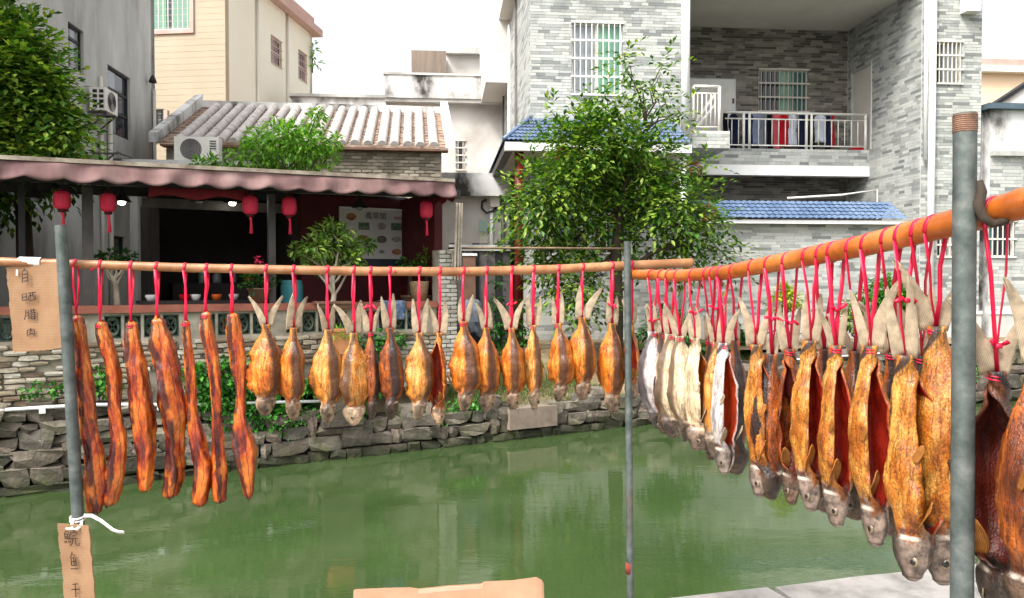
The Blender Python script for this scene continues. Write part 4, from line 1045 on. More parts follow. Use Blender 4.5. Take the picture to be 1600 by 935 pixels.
# small things on and behind the terrace wall
def stool(px, ly, col_m, label, h=.45, w=.3):
    x = lpx(px, ly, 460); t = thing('stool', label, 'stool', L, (x, ly, FZ), 'plastic stools')
    MB().poly_prism([(x-w/2,ly-w/2),(x+w/2,ly-w/2),(x+w/2,ly+w/2),(x-w/2,ly+w/2)], FZ+h-.04, FZ+h).build('seat', col_m, t)
    for sx in (-1,1):
        for sy in (-1,1): MB().bar((x+sx*w*.48, ly+sy*w*.48, FZ), (x+sx*w*.4, ly+sy*w*.4, FZ+h-.042), .04, .04).build('leg', col_m, t)
KO = mat('orange_plastic', [srgb(196,84,30), srgb(220,106,44)], 3, .4, .02); KT = mat('teal_plastic', [srgb(60,140,150), srgb(86,166,172)], 3, .45, .05)
stool(12, .9, KO, 'orange plastic stool at the far left behind the cardboard sign', .6); stool(338, 1.1, KO, 'orange plastic stool behind the terrace wall below the dark room', .62)
stool(500, .95, KO, 'orange plastic stool beside the large bonsai', .64, .34); stool(636, 1.1, KO, 'orange plastic stool near the brick pier', .66)
q = L.pix(456, 440, .75)
props(MB().lathe([(.13,0),(.16,.02),(.165,.55),(.15,.6),(.155,.62),(.14,.64)], 20, (q.x, .75, FZ+.36)).build('teal_bin', KT, None, L), 'tall teal plastic bin standing behind the terrace wall', 'bin')
props(MB().box(q.x-.3, q.x+.3, .62, 1.0, FZ+.001, FZ+.355).build('low_bench', M['clay_pot'], None, L), 'low brown bench under the teal bin', 'bench')
q0 = L.pix(598, 470, .15); q1 = L.pix(634, 500, .15)
rows = [[(q0.x+(q1.x-q0.x)*u, (.17 if v > .2 else .17+(.2-v)*1.4)-.01*math.sin(u*7), zl1+.115-max(0, v-.2)*.32+.004*math.sin(u*9)) for u in [k/8 for k in range(9)]] for v in [k/9 for k in range(11)]]
mb = MB(); mb.sheet(rows, .008); props(mb.build('floral_cloth', mat('blue_floral_cloth', [srgb(58,76,104), srgb(86,106,134), srgb(170,166,160)], 14, .9, .1), None, L), 'blue floral cloth draped over the red coping of the terrace wall', 'cloth')
q = L.pix(655, 455, .6); t = thing('wicker_basket', 'tan wicker basket by the brick pier behind the terrace wall', 'basket', L, (q.x, .6, FZ))
MB().lathe([(.13,0),(.16,.3),(.155,.31),(.13,.05)], 20, (q.x, .6, q.z-.15)).build('basket_body', mat('wicker', [srgb(130,104,76), srgb(178,150,116)], 30, .9, .5, 60), t)
MB().box(q.x-.15, q.x+.15, .45, .75, FZ+.001, q.z-.152).build('stand', M['clay_pot'], t)
q = L.pix(300, 467, .9)
tb = thing('dining_table', 'low dark dining table with cups behind the terrace wall', 'table', L, (q.x, 1.0, FZ))
MB().box(q.x-.7, q.x+.9, .75, 1.4, FZ+.66, FZ+.7).build('table_top', M['dark_room'], tb)
for sx in (-.62, .82):
    for sy in (.82, 1.33): MB().box(q.x+sx-.03, q.x+sx+.03, sy-.03, sy+.03, FZ, FZ+.658).build('leg', M['dark_metal'], tb)
for k, (dx, m_) in enumerate(((-.55, M['white']), (-.1, KR), (.05, M['white']), (.35, KO), (.6, M['white']))):
    props(MB().lathe([(.045,0),(.07,.05),(.075,.09),(.065,.09),(.04,.02)], 14, (q.x+dx, .85+.04*k, FZ+.702)).build('bowl', m_, None, L), ('leftmost white bowl', 'red bowl', 'white bowl right of the red bowl', 'orange bowl', 'rightmost white bowl')[k] + ' on the restaurant dining table', 'bowl', 'bowls on the dining table')
# ------------------------------------------------------------------ plants
def leaf(mb_v, mb_f, p, d, up, ln, wd):
    """one leaf folded along its midrib"""
    s = d.cross(up)
    if s.length < 1e-4: s = Vector((1,0,0))
    s.normalize(); nrm = s.cross(d)
    n = len(mb_v); mid = p + d*ln*.45 - nrm*ln*.06
    mb_v.append(tuple(p)); mb_v.append(tuple(mid + s*wd*.5 + nrm*wd*.18)); mb_v.append(tuple(p + d*ln - nrm*ln*.12)); mb_v.append(tuple(mid - s*wd*.5 + nrm*wd*.18))
    mb_f.append((n, n+1, n+2)); mb_f.append((n, n+2, n+3))
def rdir(q):
    while True:
        v = Vector((q.uniform(-1,1), q.uniform(-1,1), q.uniform(-1,1)))
        if .05 < v.length < 1: return v.normalized()
def foliage(clumps, per_m3, ln, wd, seed, compound=0, droop=.35, shell=.45, nmin=12, nmax=700, jitter=.25):
    """leaves through the volume of uneven clumps, thicker towards their outside; compound leaves carry leaflets on a stalk"""
    q = random.Random(seed); V_, F_ = [], []
    for c, r in clumps:
        c = Vector(c); n = int(max(nmin, min(nmax, per_m3*4.19*r[0]*r[1]*r[2])))
        for _ in range(n):
            d = rdir(q); k = q.random()**shell
            k *= 1 + jitter*noise.noise(d*2.1 + c*1.3)
            p = c + Vector((d.x*r[0], d.y*r[1], d.z*r[2]))*k
            out = (d + rdir(q)*.7 + Vector((0,0,-droop))).normalized()
            if not compound: leaf(V_, F_, p, out, Vector((0,0,1)) + rdir(q)*.5, ln*q.uniform(.7,1.25), wd*q.uniform(.8,1.2)); continue
            side = out.cross(Vector((0,0,1)))
            if side.length < .05: side = Vector((1,0,0))
            side.normalize(); L_ = ln*compound*.55*q.uniform(.8,1.2)
            for m_ in range(compound):
                t = m_/(compound-1); base = p + out*L_*t - Vector((0,0,1))*L_*.35*t*t
                s = side if m_ % 2 else -side
                dd = (s*(1-.6*t) + out*(.45+.7*t) + Vector((0,0,-.12)) + rdir(q)*.25).normalized()
                leaf(V_, F_, base, dd, Vector((0,0,1)) + rdir(q)*.4, ln*q.uniform(.75,1.15), wd*q.uniform(.8,1.15))
    mb = MB(); mb.add(V_, F_); return mb
def limb(mb, a, b, r0, r1, seed, k=6, wob=.08):
    q = random.Random(seed); a, b = Vector(a), Vector(b); ln = (b-a).length
    pts = [a.lerp(b, i/k) + (rdir(q)*ln*wob*math.sin(math.pi*i/k) if 0 < i < k else Vector((0,0,0))) + Vector((0,0,1))*ln*.06*math.sin(math.pi*i/k) for i in range(k+1)]
    mb.tube(pts, [r0+(r1-r0)*i/k for i in range(k+1)], 7, cap=False); return pts
# garden tree in front of the house
TY = 15.6
tb0 = at_y(962, 520, TY); tb0.z = GZ-.05
tree = thing('garden_tree', 'spreading leafy garden tree with dark forked trunk in front of the tiled house', 'tree', W, tb0)
cl_px = [(868,184,18),(858,200,12),(882,212,24),(905,232,42),(862,288,42),(815,300,24),(804,325,15),(845,345,40),(880,395,42),(905,440,34),(880,465,18),(945,150,17),(938,172,24),(955,195,22),(925,210,30),(945,235,44),(965,285,52),(1005,250,44),
         (976,86,8),(985,104,13),(988,124,10),(1000,140,17),(1036,102,10),(1028,124,11),(1040,162,14),(1050,185,10),(1066,178,7),(1000,178,16),(1045,228,15),(1060,320,40),(1085,272,17),(1098,262,10),(1095,300,18),(1100,350,26),(1122,335,18),(1120,395,20),(1137,402,10),(1085,392,22),(1052,372,36),(1012,325,42),(935,340,36),(915,470,20),(1015,400,20),(835,385,20),(990,215,26),(1035,275,30),(900,320,36)]
cl = []; q = random.Random(4)
for px, py, r in cl_px:
    y = TY + q.uniform(-.75, .75); c = at_y(px, py, y); rr = r/FPX*TY
    cl.append((c, (rr*.88, rr*.85, rr*.66)))
crown = foliage(cl, 560, .15, .075, 21, compound=7, nmin=8, nmax=200, jitter=.6, droop=.0, shell=.42)
crown.build('crown', M['leaf_tree'], tree)
# rusty seed pods that tip some twigs
pods = foliage([(at_y(px, py, TY-.5), (.16,.16,.12)) for px, py in ((880,236),(893,240),(876,243),(1103,330),(1110,336),(1083,262))], 900, .075, .05, 5, nmin=26)
props(pods.build('seed_pods', leafmat('rusty_pod', srgb(150,72,40), srgb(182,98,60), srgb(196,130,80)), tree), kind='stuff')
mb = MB()
fork = at_y(962, 395, TY); f2 = at_y(968, 335, TY)
trunk_pts = [tb0, at_y(964, 470, TY), fork, f2]
mb.tube(trunk_pts, [.15, .125, .11, .085], 10, cap=False)
hubs = [fork, f2, at_y(945, 295, TY), at_y(985, 270, TY), at_y(955, 230, TY)]
limb(mb, f2, hubs[2], .055, .04, 1); limb(mb, f2, hubs[3], .055, .04, 2); limb(mb, hubs[2], hubs[4], .04, .03, 3)
low = at_y(1012, 400, TY); limb(mb, at_y(964, 460, TY), low, .06, .05, 9); r1 = at_y(1060, 385, TY); limb(mb, low, r1, .045, .035, 10); hubs += [low, r1, at_y(1010, 200, TY)]
limb(mb, hubs[3], hubs[-1], .035, .022, 12)
for i, (c, r) in enumerate(cl):
    h = min(hubs, key=lambda p: (p-c).length + (2 if p.z > c.z+.25 else 0)); pts = limb(mb, h, c, .022, .007, 50+i, wob=.1)
    for k in range(3): limb(mb, c, c + rdir(q)*r[0]*.8, .008, .003, 200+i*3+k, 3)
mb.build('trunk', M['bark'], tree)

# tree at the left edge, in front of the concrete building
lt = at_y(28, 300, 12.5); lt.z = GZ
tree2 = thing('dense_tree', 'dense dark green tree at the left edge above the awning', 'tree', W, lt)
cl = []
for px, py, r in ((22,62,46),(60,62,26),(40,100,48),(75,98,24),(15,125,46),(40,140,50),(80,140,32),(92,128,14),(50,185,48),(98,185,30),(122,185,20),(132,198,13),(20,215,50),(78,225,40),(112,215,22),(20,180,44),(40,36,22),(12,38,26),(88,242,36),(20,255,50)):
    y = 12.35+q.uniform(-.35,.3); rr = r/FPX*12.3; cl.append((at_y(px-20, py, y), (rr, rr*1.1, rr*.85)))
foliage(cl, 620, .15, .08, 31, compound=6, nmin=40, nmax=420, jitter=.5, droop=.05).build('crown', M['leaf_tree'], tree2)
mb = MB(); mb.tube([lt, lt+Vector((.1,0,1.5)), lt+Vector((.0,.1,3.2))], [.16,.13,.1], 9, cap=False)
for i, (c, r) in enumerate(cl): limb(mb, lt+Vector((.0,.1,2.9)), c, .04, .01, 400+i)
mb.build('trunk', M['bark'], tree2)
# bright climber spilling over in front of the old roof
sy = 16.6; cb = at_y(440, 300, sy); cb.z = GZ
sh = thing('bright_shrub_tree', 'bright green bushy tree rising in front of the plastered tile roof', 'tree', W, cb)
cl = []
for px, py, r in ((410,235,32),(440,215,34),(470,225,36),(500,225,28),(520,222,18),(490,192,18),(497,178,11),(380,245,22),(350,250,18),(330,254,12),(430,255,30),(480,250,28),(455,205,20),(400,215,20),(515,245,20),(310,256,9)):
    rr = r/FPX*sy; cl.append((at_y(px, py, sy+q.uniform(-.4,.4)), (rr, rr, rr*.85)))
foliage(cl, 1500, .13, .06, 41, nmin=70, nmax=520, jitter=.5).build('crown', M['leaf_bright'], sh)
mb = MB(); mb.tube([cb, cb+Vector((0,0,2.6))], [.08,.05], 8, cap=False)
for i, (c, r) in enumerate(cl): limb(mb, cb+Vector((0,0,2.4)), c, .025, .008, 600+i)
mb.build('trunk', M['bark'], sh)
wpq = E.pixx(488, 78, .1)
ws = thing('wall_plant', 'small green plant sprouting from the far corner of the cream house', 'plant', E, wpq)
foliage([(wpq, (.3,.3,.4)), (wpq+Vector((0,.1,-.5)), (.35,.3,.25))], 300, .2, .09, 6, nmin=40).build('foliage', M['leaf_bright'], ws)
MB().tube([wpq+Vector((-.08,.2,-.9)), wpq+Vector((0,0,-.4)), wpq+Vector((0,0,.3))], [.03,.02,.01], 6).build('stem', M['bark'], ws)

# bonsai and potted plants on the terrace
def potted(name, label, cat, px, ly, pot_py, pot_w, pot_h, pot_m, clumps, trunk_px, leaf_m, ln, wd, dens, bark, seed, round_pot=False, spread=3, nm=900, zfix=None):
    q0 = L.pix(px, pot_py, ly); zb = q0.z if zfix is None else zfix
    t = thing(name, label, cat, L, (q0.x, ly, zb), 'potted plants of the restaurant')
    mb = MB()
    if round_pot: mb.lathe([(pot_w*.36,0),(pot_w*.5,pot_h*.9),(pot_w*.54,pot_h*.92),(pot_w*.54,pot_h),(pot_w*.46,pot_h),(pot_w*.44,pot_h*.85)], 18, (q0.x, ly, zb))
    else:
        a, b, d = pot_w*.44, pot_w*.5, pot_w*.28
        mb.add([(q0.x-a,ly-d*.85,zb),(q0.x+a,ly-d*.85,zb),(q0.x+a,ly+d*.85,zb),(q0.x-a,ly+d*.85,zb),(q0.x-b,ly-d,zb+pot_h),(q0.x+b,ly-d,zb+pot_h),(q0.x+b,ly+d,zb+pot_h),(q0.x-b,ly+d,zb+pot_h)],
               [(0,3,2,1),(4,5,6,7),(0,1,5,4),(1,2,6,5),(2,3,7,6),(3,0,4,7)]); mb.box(q0.x-b-.015, q0.x+b+.015, ly-d-.015, ly+d+.015, zb+pot_h-.03, zb+pot_h+.004)
    mb.build('pot', pot_m, t)
    sc = L.world(q0).y/FPX; qq = random.Random(seed)
    cl = []
    for cx, cy, r in clumps:
        y = ly+qq.uniform(-.15,.15); c = L.pix(cx, cy, y); cl.append((c, (r*sc, r*sc*.9, r*sc*.75)))
    if trunk_px:
        mb = MB(); base = Vector((q0.x, ly, zb+pot_h*.8)); mids = [L.pix(x, y, ly) for x, y in trunk_px]
        mb.tube([base]+mids, [.045]+[.036-.006*k for k in range(len(mids))], 8, cap=False)
        for i, (c, r) in enumerate(cl):
            limb(mb, mids[-1] if i % 2 else mids[max(0, len(mids)-2)], c, .022, .006, seed+i, 5, .12)
        mb.build('trunk', bark, t)
    foliage(cl, dens, ln, wd, seed, nmin=40, nmax=nm, jitter=.4, droop=.1).build('foliage', leaf_m, t)
potted('bonsai', 'large pale trunked bonsai with round bright crown on the terrace wall', 'bonsai', 520, .1, 482, .5, .1, M['clay_pot'],
       [(520,372,26),(545,385,26),(495,385,24),(475,392,16),(565,385,17),(520,400,30),(490,410,20),(550,408,22),(520,352,13),(535,358,14),(505,358,14),(578,382,8),(462,392,8)], [(522,462),(518,445)], M['leaf_bonsai'], .11, .055, 4200, M['bark_pale'], 71, spread=4)
potted('bonsai', 'small flat topped bonsai in a long brown pot at the left behind the pork', 'bonsai', 184, .7, 478, .62, .13, M['clay_pot'],
       [(170,400,13),(185,397,13),(200,401,12),(160,404,9),(150,406,7),(207,405,7)], [(181,448),(178,436)], M['leaf_dark'], .08, .04, 9000, M['bark_pale'], 73, zfix=FZ+.45)
q = L.pix(184, 470, .7); props(MB().box(q.x-.5, q.x+.5, .5, .92, FZ+.001, FZ+.448).build('plant_bench', M['dark_room'], None, L), 'low dark bench under the small flat topped bonsai', 'bench')
potted('potted_shrub', 'leafy potted shrub with a pink flower between the thin post and dark room', 'plant', 405, .38, 476, .32, .22, M['clay_pot'],
       [(395,425,15),(412,430,17),(400,445,17),(385,440,12),(425,440,12),(408,455,12)], [(403,462)], M['leaf_dark'], .08, .045, 3500, M['bark'], 75, True, zfix=zl1+.1)
potted('potted_shrub', 'small upright reddish green shrub against the brick pier', 'plant', 665, .75, 470, .25, .25, M['clay_pot'], [(668,395,12),(672,408,12),(660,405,10)], [(667,430)], M['leaf_tree'], .08, .04, 3500, M['bark'], 77, True, zfix=FZ+.5)
potted('potted_shrub', 'low bright green potted plant left of the brick pier', 'plant', 640, .75, 470, .28, .25, M['clay_pot'], [(632,412,11),(645,414,12),(655,415,9)], [(641,430)], M['leaf_ivy'], .07, .04, 3500, M['bark'], 78, True, zfix=FZ+.5)
q = L.pix(655, 470, .75); props(MB().box(q.x-.42, q.x+.35, .66, .9, FZ+.001, FZ+.498).build('plant_bench', M['dark_room'], None, L), 'low dark bench under the two small plants by the pier', 'bench')
qf = L.pix(403, 407, .3)
props(foliage([(qf, (.05,.05,.05))], 0, .06, .045, 8, nmin=22).build('pink_flower', cloth('pink_petal', srgb(222,60,96)), None, L), 'bright pink flower at the top of the potted shrub', 'flower')
potted('planter', 'orange terracotta planter box of grass below the terrace wall', 'planter', 532, -.05, 552, .36, .36, M['terracotta'], [(524,520,8),(532,517,8),(542,520,8)], None, M['leaf_bright'], .12, .012, 30000, M['bark'], 79, zfix=L.pix(532, 553, -.05).z)
q = L.pix(532, 553, -.05); props(MB().box(q.x-.3, q.x+.3, -.2, .24, .5, q.z-.003).build('ledge_stone', SM, None, L), 'rough ledge stone carrying the terracotta planter', 'stone')

# ivy and grass
def patch(name, label, cat, fr, spots, ly, dens, ln, wd, m_, seed, nmax=900, flat=.5, kind=None):
    cl = []; qq = random.Random(seed)
    for px, py, r in spots:
        c = fr.pix(px, py, ly); sc = fr.world(c).y/FPX; cl.append((c, (r*sc, r*sc*flat, r*sc*.8)))
    mb = foliage(cl, dens, ln, wd, seed, nmin=40, nmax=nmax, jitter=.6, droop=.5)
    return props(mb.build(name, m_, None, fr), label, cat, kind=kind)
patch('ivy', 'thick green ivy hanging over the stone wall behind the right pork strips', 'ivy', L, [(310,585,24),(345,590,30),(330,620,30),(365,630,30),(395,640,30),(420,655,28),(450,650,26),(440,600,26),(385,600,28),(345,655,24),(465,655,20),(500,640,18),(405,560,18),(310,625,20),(440,670,16),(480,605,20),(360,560,16)], .0, 12000, .085, .065, M['leaf_ivy'], 81)
patch('ivy', 'smaller ivy tuft on the wall behind the first pork strips', 'ivy', L, [(170,580,12),(150,590,14),(160,610,16),(130,610,14),(175,600,14),(50,612,14),(85,608,10)], .02, 12000, .075, .06, M['leaf_ivy'], 83)
patch('ivy', 'leafy creeper on the stones behind the middle of the fish row', 'ivy', L, [(580,600,24),(600,560,22),(575,540,20),(590,525,18),(560,640,20),(650,668,16),(690,655,20),(720,640,20),(745,632,20),(760,650,14),(660,690,10),(620,530,16)], .05, 9000, .08, .06, M['leaf_ivy'], 85)
patch('weeds', 'straggling weeds on the bank above the pale slab', 'weeds', L, [(810,610,16),(850,612,12),(890,625,20),(930,618,18),(960,608,20),(990,600,16),(840,560,14),(700,600,14),(905,640,10),(770,590,14),(1010,640,14)], .6, 5000, .14, .03, M['grass'], 87)
tall = patch('tall_shrub', 'tall narrow green shrub in the gap between yard gate and red column', 'shrub', L, [(780,440,14),(775,475,18),(785,505,20),(775,530,20),(795,535,20),(782,415,9),(805,510,20),(812,480,14),(820,530,20)], 2.4, 4000, .11, .055, M['leaf_dark'], 89)
for spots, m_, lab, sd in (([(1385,455,28),(1410,470,28),(1375,485,26),(1420,495,24),(1400,440,16),(1365,465,18),(1440,480,18)], M['leaf_ivy'], 'round glossy green garden bush behind the large fish tails', 91),
                       ([(1225,462,18),(1240,470,16),(1212,475,16),(1228,452,12)], M['leaf_yellow'], 'yellow green garden shrub behind the fish tails', 92),
                       ([(1340,480,22),(1345,505,22),(1320,500,18)], M['leaf_bonsai'], 'pale feathery shrub left of the round garden bush', 93),
                       ([(1040,500,26),(1060,520,26),(1020,520,24),(1035,545,24),(1075,545,22)], M['leaf_dark'], 'dark shrub on the bank behind the pole and pale fish', 94),
                       ([(1150,520,18),(1165,535,18),(1280,520,14)], M['leaf_dark'], 'low dark garden shrub behind the silver fish', 95)):
    gy = 17.4 if sd != 94 else 15.2; cl = []
    for px, py, r in spots: rr = r/FPX*gy; cl.append((at_y(px, py, gy+ru(-.2,.2)), (rr, rr, rr*.85)))
    t0 = at_y(spots[0][0], spots[0][1], gy); t0.z = GZ
    t = thing('garden_shrub', lab, 'shrub', W, t0, 'garden shrubs')
    foliage(cl, 3200, .11, .06, sd, nmin=120, nmax=1000, jitter=.45).build('foliage', m_, t)
    mb = MB()
    for i, (c, r) in enumerate(cl): limb(mb, t0+Vector((0,0,-.05)), c, .025, .008, sd*10+i)
    mb.build('stem', M['bark'], t)
patch('weeds', 'green weed tuft growing from the stone wall at the right edge', 'weeds', R2, [(1528,575,12),(1522,590,10),(1350,540,14),(1330,560,12)], -.02, 9000, .1, .04, M['leaf_ivy'], 97)
# grass over the bank
qq = random.Random(99); V_, F_ = [], []
for _ in range(15000):
    i = qq.randrange(28); j = qq.random()*.95
    u = (i+qq.random())/28
    if u < .62: a = L.world((4.2+(LEG-4.2)*u/.62, .12, 0)); c = L.world((4.2+(LEG-4.2)*u/.62, 2.3, 0))
    else: a = R2.world((3.4*(u-.62)/.38, .12, 0)); c = R2.world((3.4*(u-.62)/.38, 2.2, 0))
    p = a.lerp(c, j); p.z = .42+(GZ+.02-.42)*min(1, j**.8*1.1)-.02
    if noise.noise(Vector((p.x*.9, p.y*.9, 7))) < -.05: continue
    leaf(V_, F_, p, (Vector((0,-.2,1))+rdir(qq)*.6).normalized(), rdir(qq), qq.uniform(.06,.2), .014)
mb = MB(); mb.add(V_, F_); props(mb.build('grass', M['grass'], None), 'short rough grass over the planted bank', 'grass', kind='stuff')
# ------------------------------------------------------------------ foreground: poles, bamboo, fish, pork, signs
def galv():
    t = NT('galvanised_pipe'); v = t.pos()
    col = t.ramp(t.noise(v, 26, 7, .65), [(.3, srgb(58,66,64)), (.55, srgb(90,97,94)), (.75, srgb(118,122,117))])
    rust = t.ramp(t.noise(t.pos((1,1,.5)), 9, 5), [(.64, 0), (.74, .7)]); col = t.mix(rust, col, srgb(104,78,58))
    t.bump(t.noise(v, 160, 4), .25, .002); return t.set(col, .55, .35, .4)
M['galv'] = galv()
M['rust'] = mat('rusty_thread', [srgb(92,64,50), srgb(140,106,86)], 60, .8, .4, 200, dist=.002)
def bamboo_mat(name, a, b, c, rough):
    t = NT(name); v = t.pos()
    col = t.ramp(t.noise(v, 14, 6, .6), [(.3, a), (.5, b), (.72, c)])
    sp = t.ramp(t.noise(v, 90, 3), [(.62, 1.0), (.72, .62)]); col = t.mix(1, col, sp, 'MULTIPLY')
    t.bump(t.noise(v, 120, 3), .12, .002); return t.set(col, rough, 0, .5)
M['bam_l'] = bamboo_mat('pale_dry_bamboo', srgb(112,70,40), srgb(146,98,60), srgb(170,126,88), .42)
M['bam_r'] = bamboo_mat('orange_dry_bamboo', srgb(126,62,18), srgb(162,86,30), srgb(186,118,60), .3)
XL0 = at_y(95, 410, 2.2); XM0 = at_y(985, 415, 2.44)
def row_y(px):                                   # depth of the left bamboo, a straight line in plan
    d = (XM0-XL0); r = ray(px, 415); # solve XL0 + t d on the sight line
    t = (r.x*XL0.y - r.y*XL0.x) / (r.y*d.x - r.x*d.y); return XL0.y + t*d.y
RA, RB = Vector((.37, 2.42)), Vector((.675, 1.2))
def rod_y(px):
    d = RB-RA; r = ray(px, 400); t = (r.x*RA.y - r.y*RA.x) / (r.y*d.x - r.x*d.y); return RA.y + t*d.y
def interp(tab, x):
    for (x0, y0), (x1, y1) in zip(tab, tab[1:]):
        if x <= x1: return y0 + (y1-y0)*(x-x0)/(x1-x0)
    (x0, y0), (x1, y1) = tab[-2:]; return y0 + (y1-y0)*(x-x0)/(x1-x0)
LT = [(-200,404),(0,409),(300,419),(560,424),(720,425),(870,421),(985,415),(1082,411)]
RT = [(988,429),(1060,431),(1130,427),(1220,410),(1350,384),(1500,346),(1600,318),(1700,290)]
def bamboo(name, label, pts, r0, r1, m_, node=.24, first=.1):
    pts = [Vector(p) for p in pts]; out = []; rad = []; tot = sum((b-a).length for a, b in zip(pts, pts[1:])); acc = 0; nxt = first
    n = int(tot/.012)
    for i in range(n+1):
        s = tot*i/n; a = 0
        for p, q_ in zip(pts, pts[1:]):
            l_ = (q_-p).length
            if s <= a+l_ or q_ is pts[-1]: out.append(p.lerp(q_, min(1, (s-a)/l_))); break
            a += l_
        r = r0+(r1-r0)*i/n; k = (s-first) % node; k = min(k, node-k)
        rad.append(r*(1+.09*math.exp(-(k/.006)**2) - .02*math.exp(-((k-.014)/.006)**2)))
    mb = MB(); mb.tube(out, rad, 14); return props(mb.build(name, m_, None), label, 'bamboo pole')
bamboo('bamboo_pole', 'slim pale bamboo pole carrying pork and fish across the left', [at_y(px, py, row_y(px)) for px, py in LT], .0118, .0145, M['bam_l'], .26, .2)
bamboo('bamboo_pole', 'thick orange bamboo pole sloping up towards the right with big fish', [at_y(px, py, rod_y(px)) for px, py in RT], .0145, .0215, M['bam_r'], .21, .12)
def pole(label, px_t, py_t, px_b, py_b, Y, r, zb, extra=None):
    a = at_y(px_t, py_t, Y); b = at_y(px_b, py_b, Y); d = (b-a)/(b.z-a.z); foot = a + d*(zb-a.z)
    t = thing('steel_pole', label, 'pole', W, foot, 'steel poles holding the bamboo')
    mb = MB(); n = 18; u = (a-foot).normalized()
    mb.tube([foot, foot.lerp(a, .5), a], r, n, cap=False)
    k = a - u*.02; mb.tube([a, a-u*.03], r*.86, n, cap=False)
    mb.grid([[tuple(a+Vector((math.cos(2*math.pi*j/n)*rr, math.sin(2*math.pi*j/n)*rr, 0))) for j in range(n)] for rr in (r*.86, r)], closed=True)
    mb.add([tuple(a-u*.03+Vector((math.cos(2*math.pi*j/n)*r*.86, math.sin(2*math.pi*j/n)*r*.86, 0))) for j in range(n)], [tuple(range(n))])
    mb.build('pipe', M['galv'], t); return t, a, foot
p1, _, _ = pole('grey steel pole beside the cardboard sign at the left', 95, 352, 122, 815, 2.16, .0155, 1.505)
p2, _, _ = pole('thin grey steel pole where the two bamboo poles meet', 980, 378, 985, 935, 2.40, .0105, 1.505)
p3, a3, f3 = pole('thick steel pole with rusty threaded top at the right', 1508, 178, 1503, 935, 1.14, .0155, NZ)
mb = MB()
for k in range(9): mb.lathe([(.0156,-.0012),(.0166,0),(.0156,.0012)], 18, (a3.x, a3.y, a3.z-.003-k*.0028))
mb.build('thread', M['rust'], p3)
q = at_y(983, 890, 2.4); MB().tube([(q.x,2.4,q.z-.012),(q.x,2.4,q.z+.02)], .0112, 12).build('rust_band', mat('red_rust', [srgb(110,44,36), srgb(140,66,52)], 30, .9, .3), p2)
wb = [at_y(px, py, y) for px, py, y in ((1530,282,1.13),(1533,300,1.13),(1528,320,1.125),(1536,340,1.12),(1552,350,1.115),(1570,346,1.11),(1580,330,1.12))]
props(MB().tube(wb, [.005,.008,.0085,.007,.006,.006,.004], 9).build('branch_hook', M['bark'], None), 'crooked brown branch stub hooking the thick bamboo to the right pole', 'branch')

# ---- ribbons
def ribbonmat():
    t = NT('red_plastic_ribbon'); v = t.pos()
    col = t.ramp(t.noise(v, 30, 3), [(.3, srgb(208,12,52)), (.7, srgb(232,34,84))]); t.set(col, .4, 0, .5)
    tr = t.n('BsdfTranslucent'); t.l(col, tr.inputs['Color']); mx = t.n('MixShader'); mx.inputs[0].default_value = .3
    t.l(t.b.outputs[0], mx.inputs[1]); t.l(tr.outputs[0], mx.inputs[2]); t.l(mx.outputs[0], t.out.inputs['Surface']); return t.m
M['ribbon'] = ribbonmat()
def strip(mb, pts, w, tw0, tw1, th=.0009):
    pts = [Vector(p) for p in pts]; k = len(pts); L_, R_ = [], []
    for i, p in enumerate(pts):
        t = (pts[min(i+1,k-1)]-pts[max(i-1,0)]).normalized(); a = tw0+(tw1-tw0)*i/(k-1)
        s = t.cross(Vector((0,1,0)))
        if s.length < .1: s = t.cross(Vector((1,0,0)))
        s.normalize(); n = s.cross(t); d = s*math.cos(a)+n*math.sin(a)
        L_.append([tuple(p-d*w/2), tuple(p+d*w/2)])
    mb.sheet(L_, th)
def ribbon(root, top, r_bam, bot, w, q, axis, peduncle):
    """loop over the bamboo, two strands, wraps round the hung piece, a knot tail here and there"""
    mb = MB(); top, bot = Vector(top), Vector(bot); ax = Vector(axis).normalized(); side = ax.cross(Vector((0,0,1))).normalized(); rr = r_bam+.0012
    loop = [top + side*rr*math.cos(a)+Vector((0,0,1))*rr*math.sin(a) + ax*.002*math.sin(a*2) for a in [math.pi*(-.15+1.3*k/14) for k in range(15)]]
    vs = [[tuple(p-ax*w*.45), tuple(p+ax*w*.45)] for p in loop]; mb.sheet(vs, .0009)
    off = q.uniform(.2, .5)*w
    for s, e in ((1, loop[0]), (-1, loop[-1])):
        b = bot + ax*off*s*.5 + Vector((0,-.001,0))
        m1 = e.lerp(b, .35)+Vector((q.uniform(-1,1),q.uniform(-1,1),0))*.004; m2 = e.lerp(b, .7)+Vector((q.uniform(-1,1),0,0))*.003
        strip(mb, [e, m1, m2, b], w*q.uniform(.6,1.0), q.uniform(-.5,.5), q.uniform(-.9,.9))
    for k in range(2):
        z = -.004-.005*k; mb.tube([bot+Vector((peduncle*1.06*math.cos(a), peduncle*1.06*math.sin(a), z+.002*math.sin(a))) for a in [2*math.pi*j/12 for j in range(13)]], .0016, 5, cap=False)
    if q.random() < .6:
        kp = bot.lerp(top, q.uniform(.15,.5) if q.random() < .6 else .96)
        for s in (-1, 1): strip(mb, [kp, kp+Vector((s*.008, -.008, .004)), kp+Vector((s*.016+q.uniform(-.006,.006), -.012, q.uniform(-.01,.012)))], w*.8, q.uniform(-1,1), q.uniform(-1,1))
        mb.tube([kp+Vector((-.004,-.006,0)), kp+Vector((.004,-.006,.001))], .0045, 6)
    mb.build('ribbon', M['ribbon'], root)

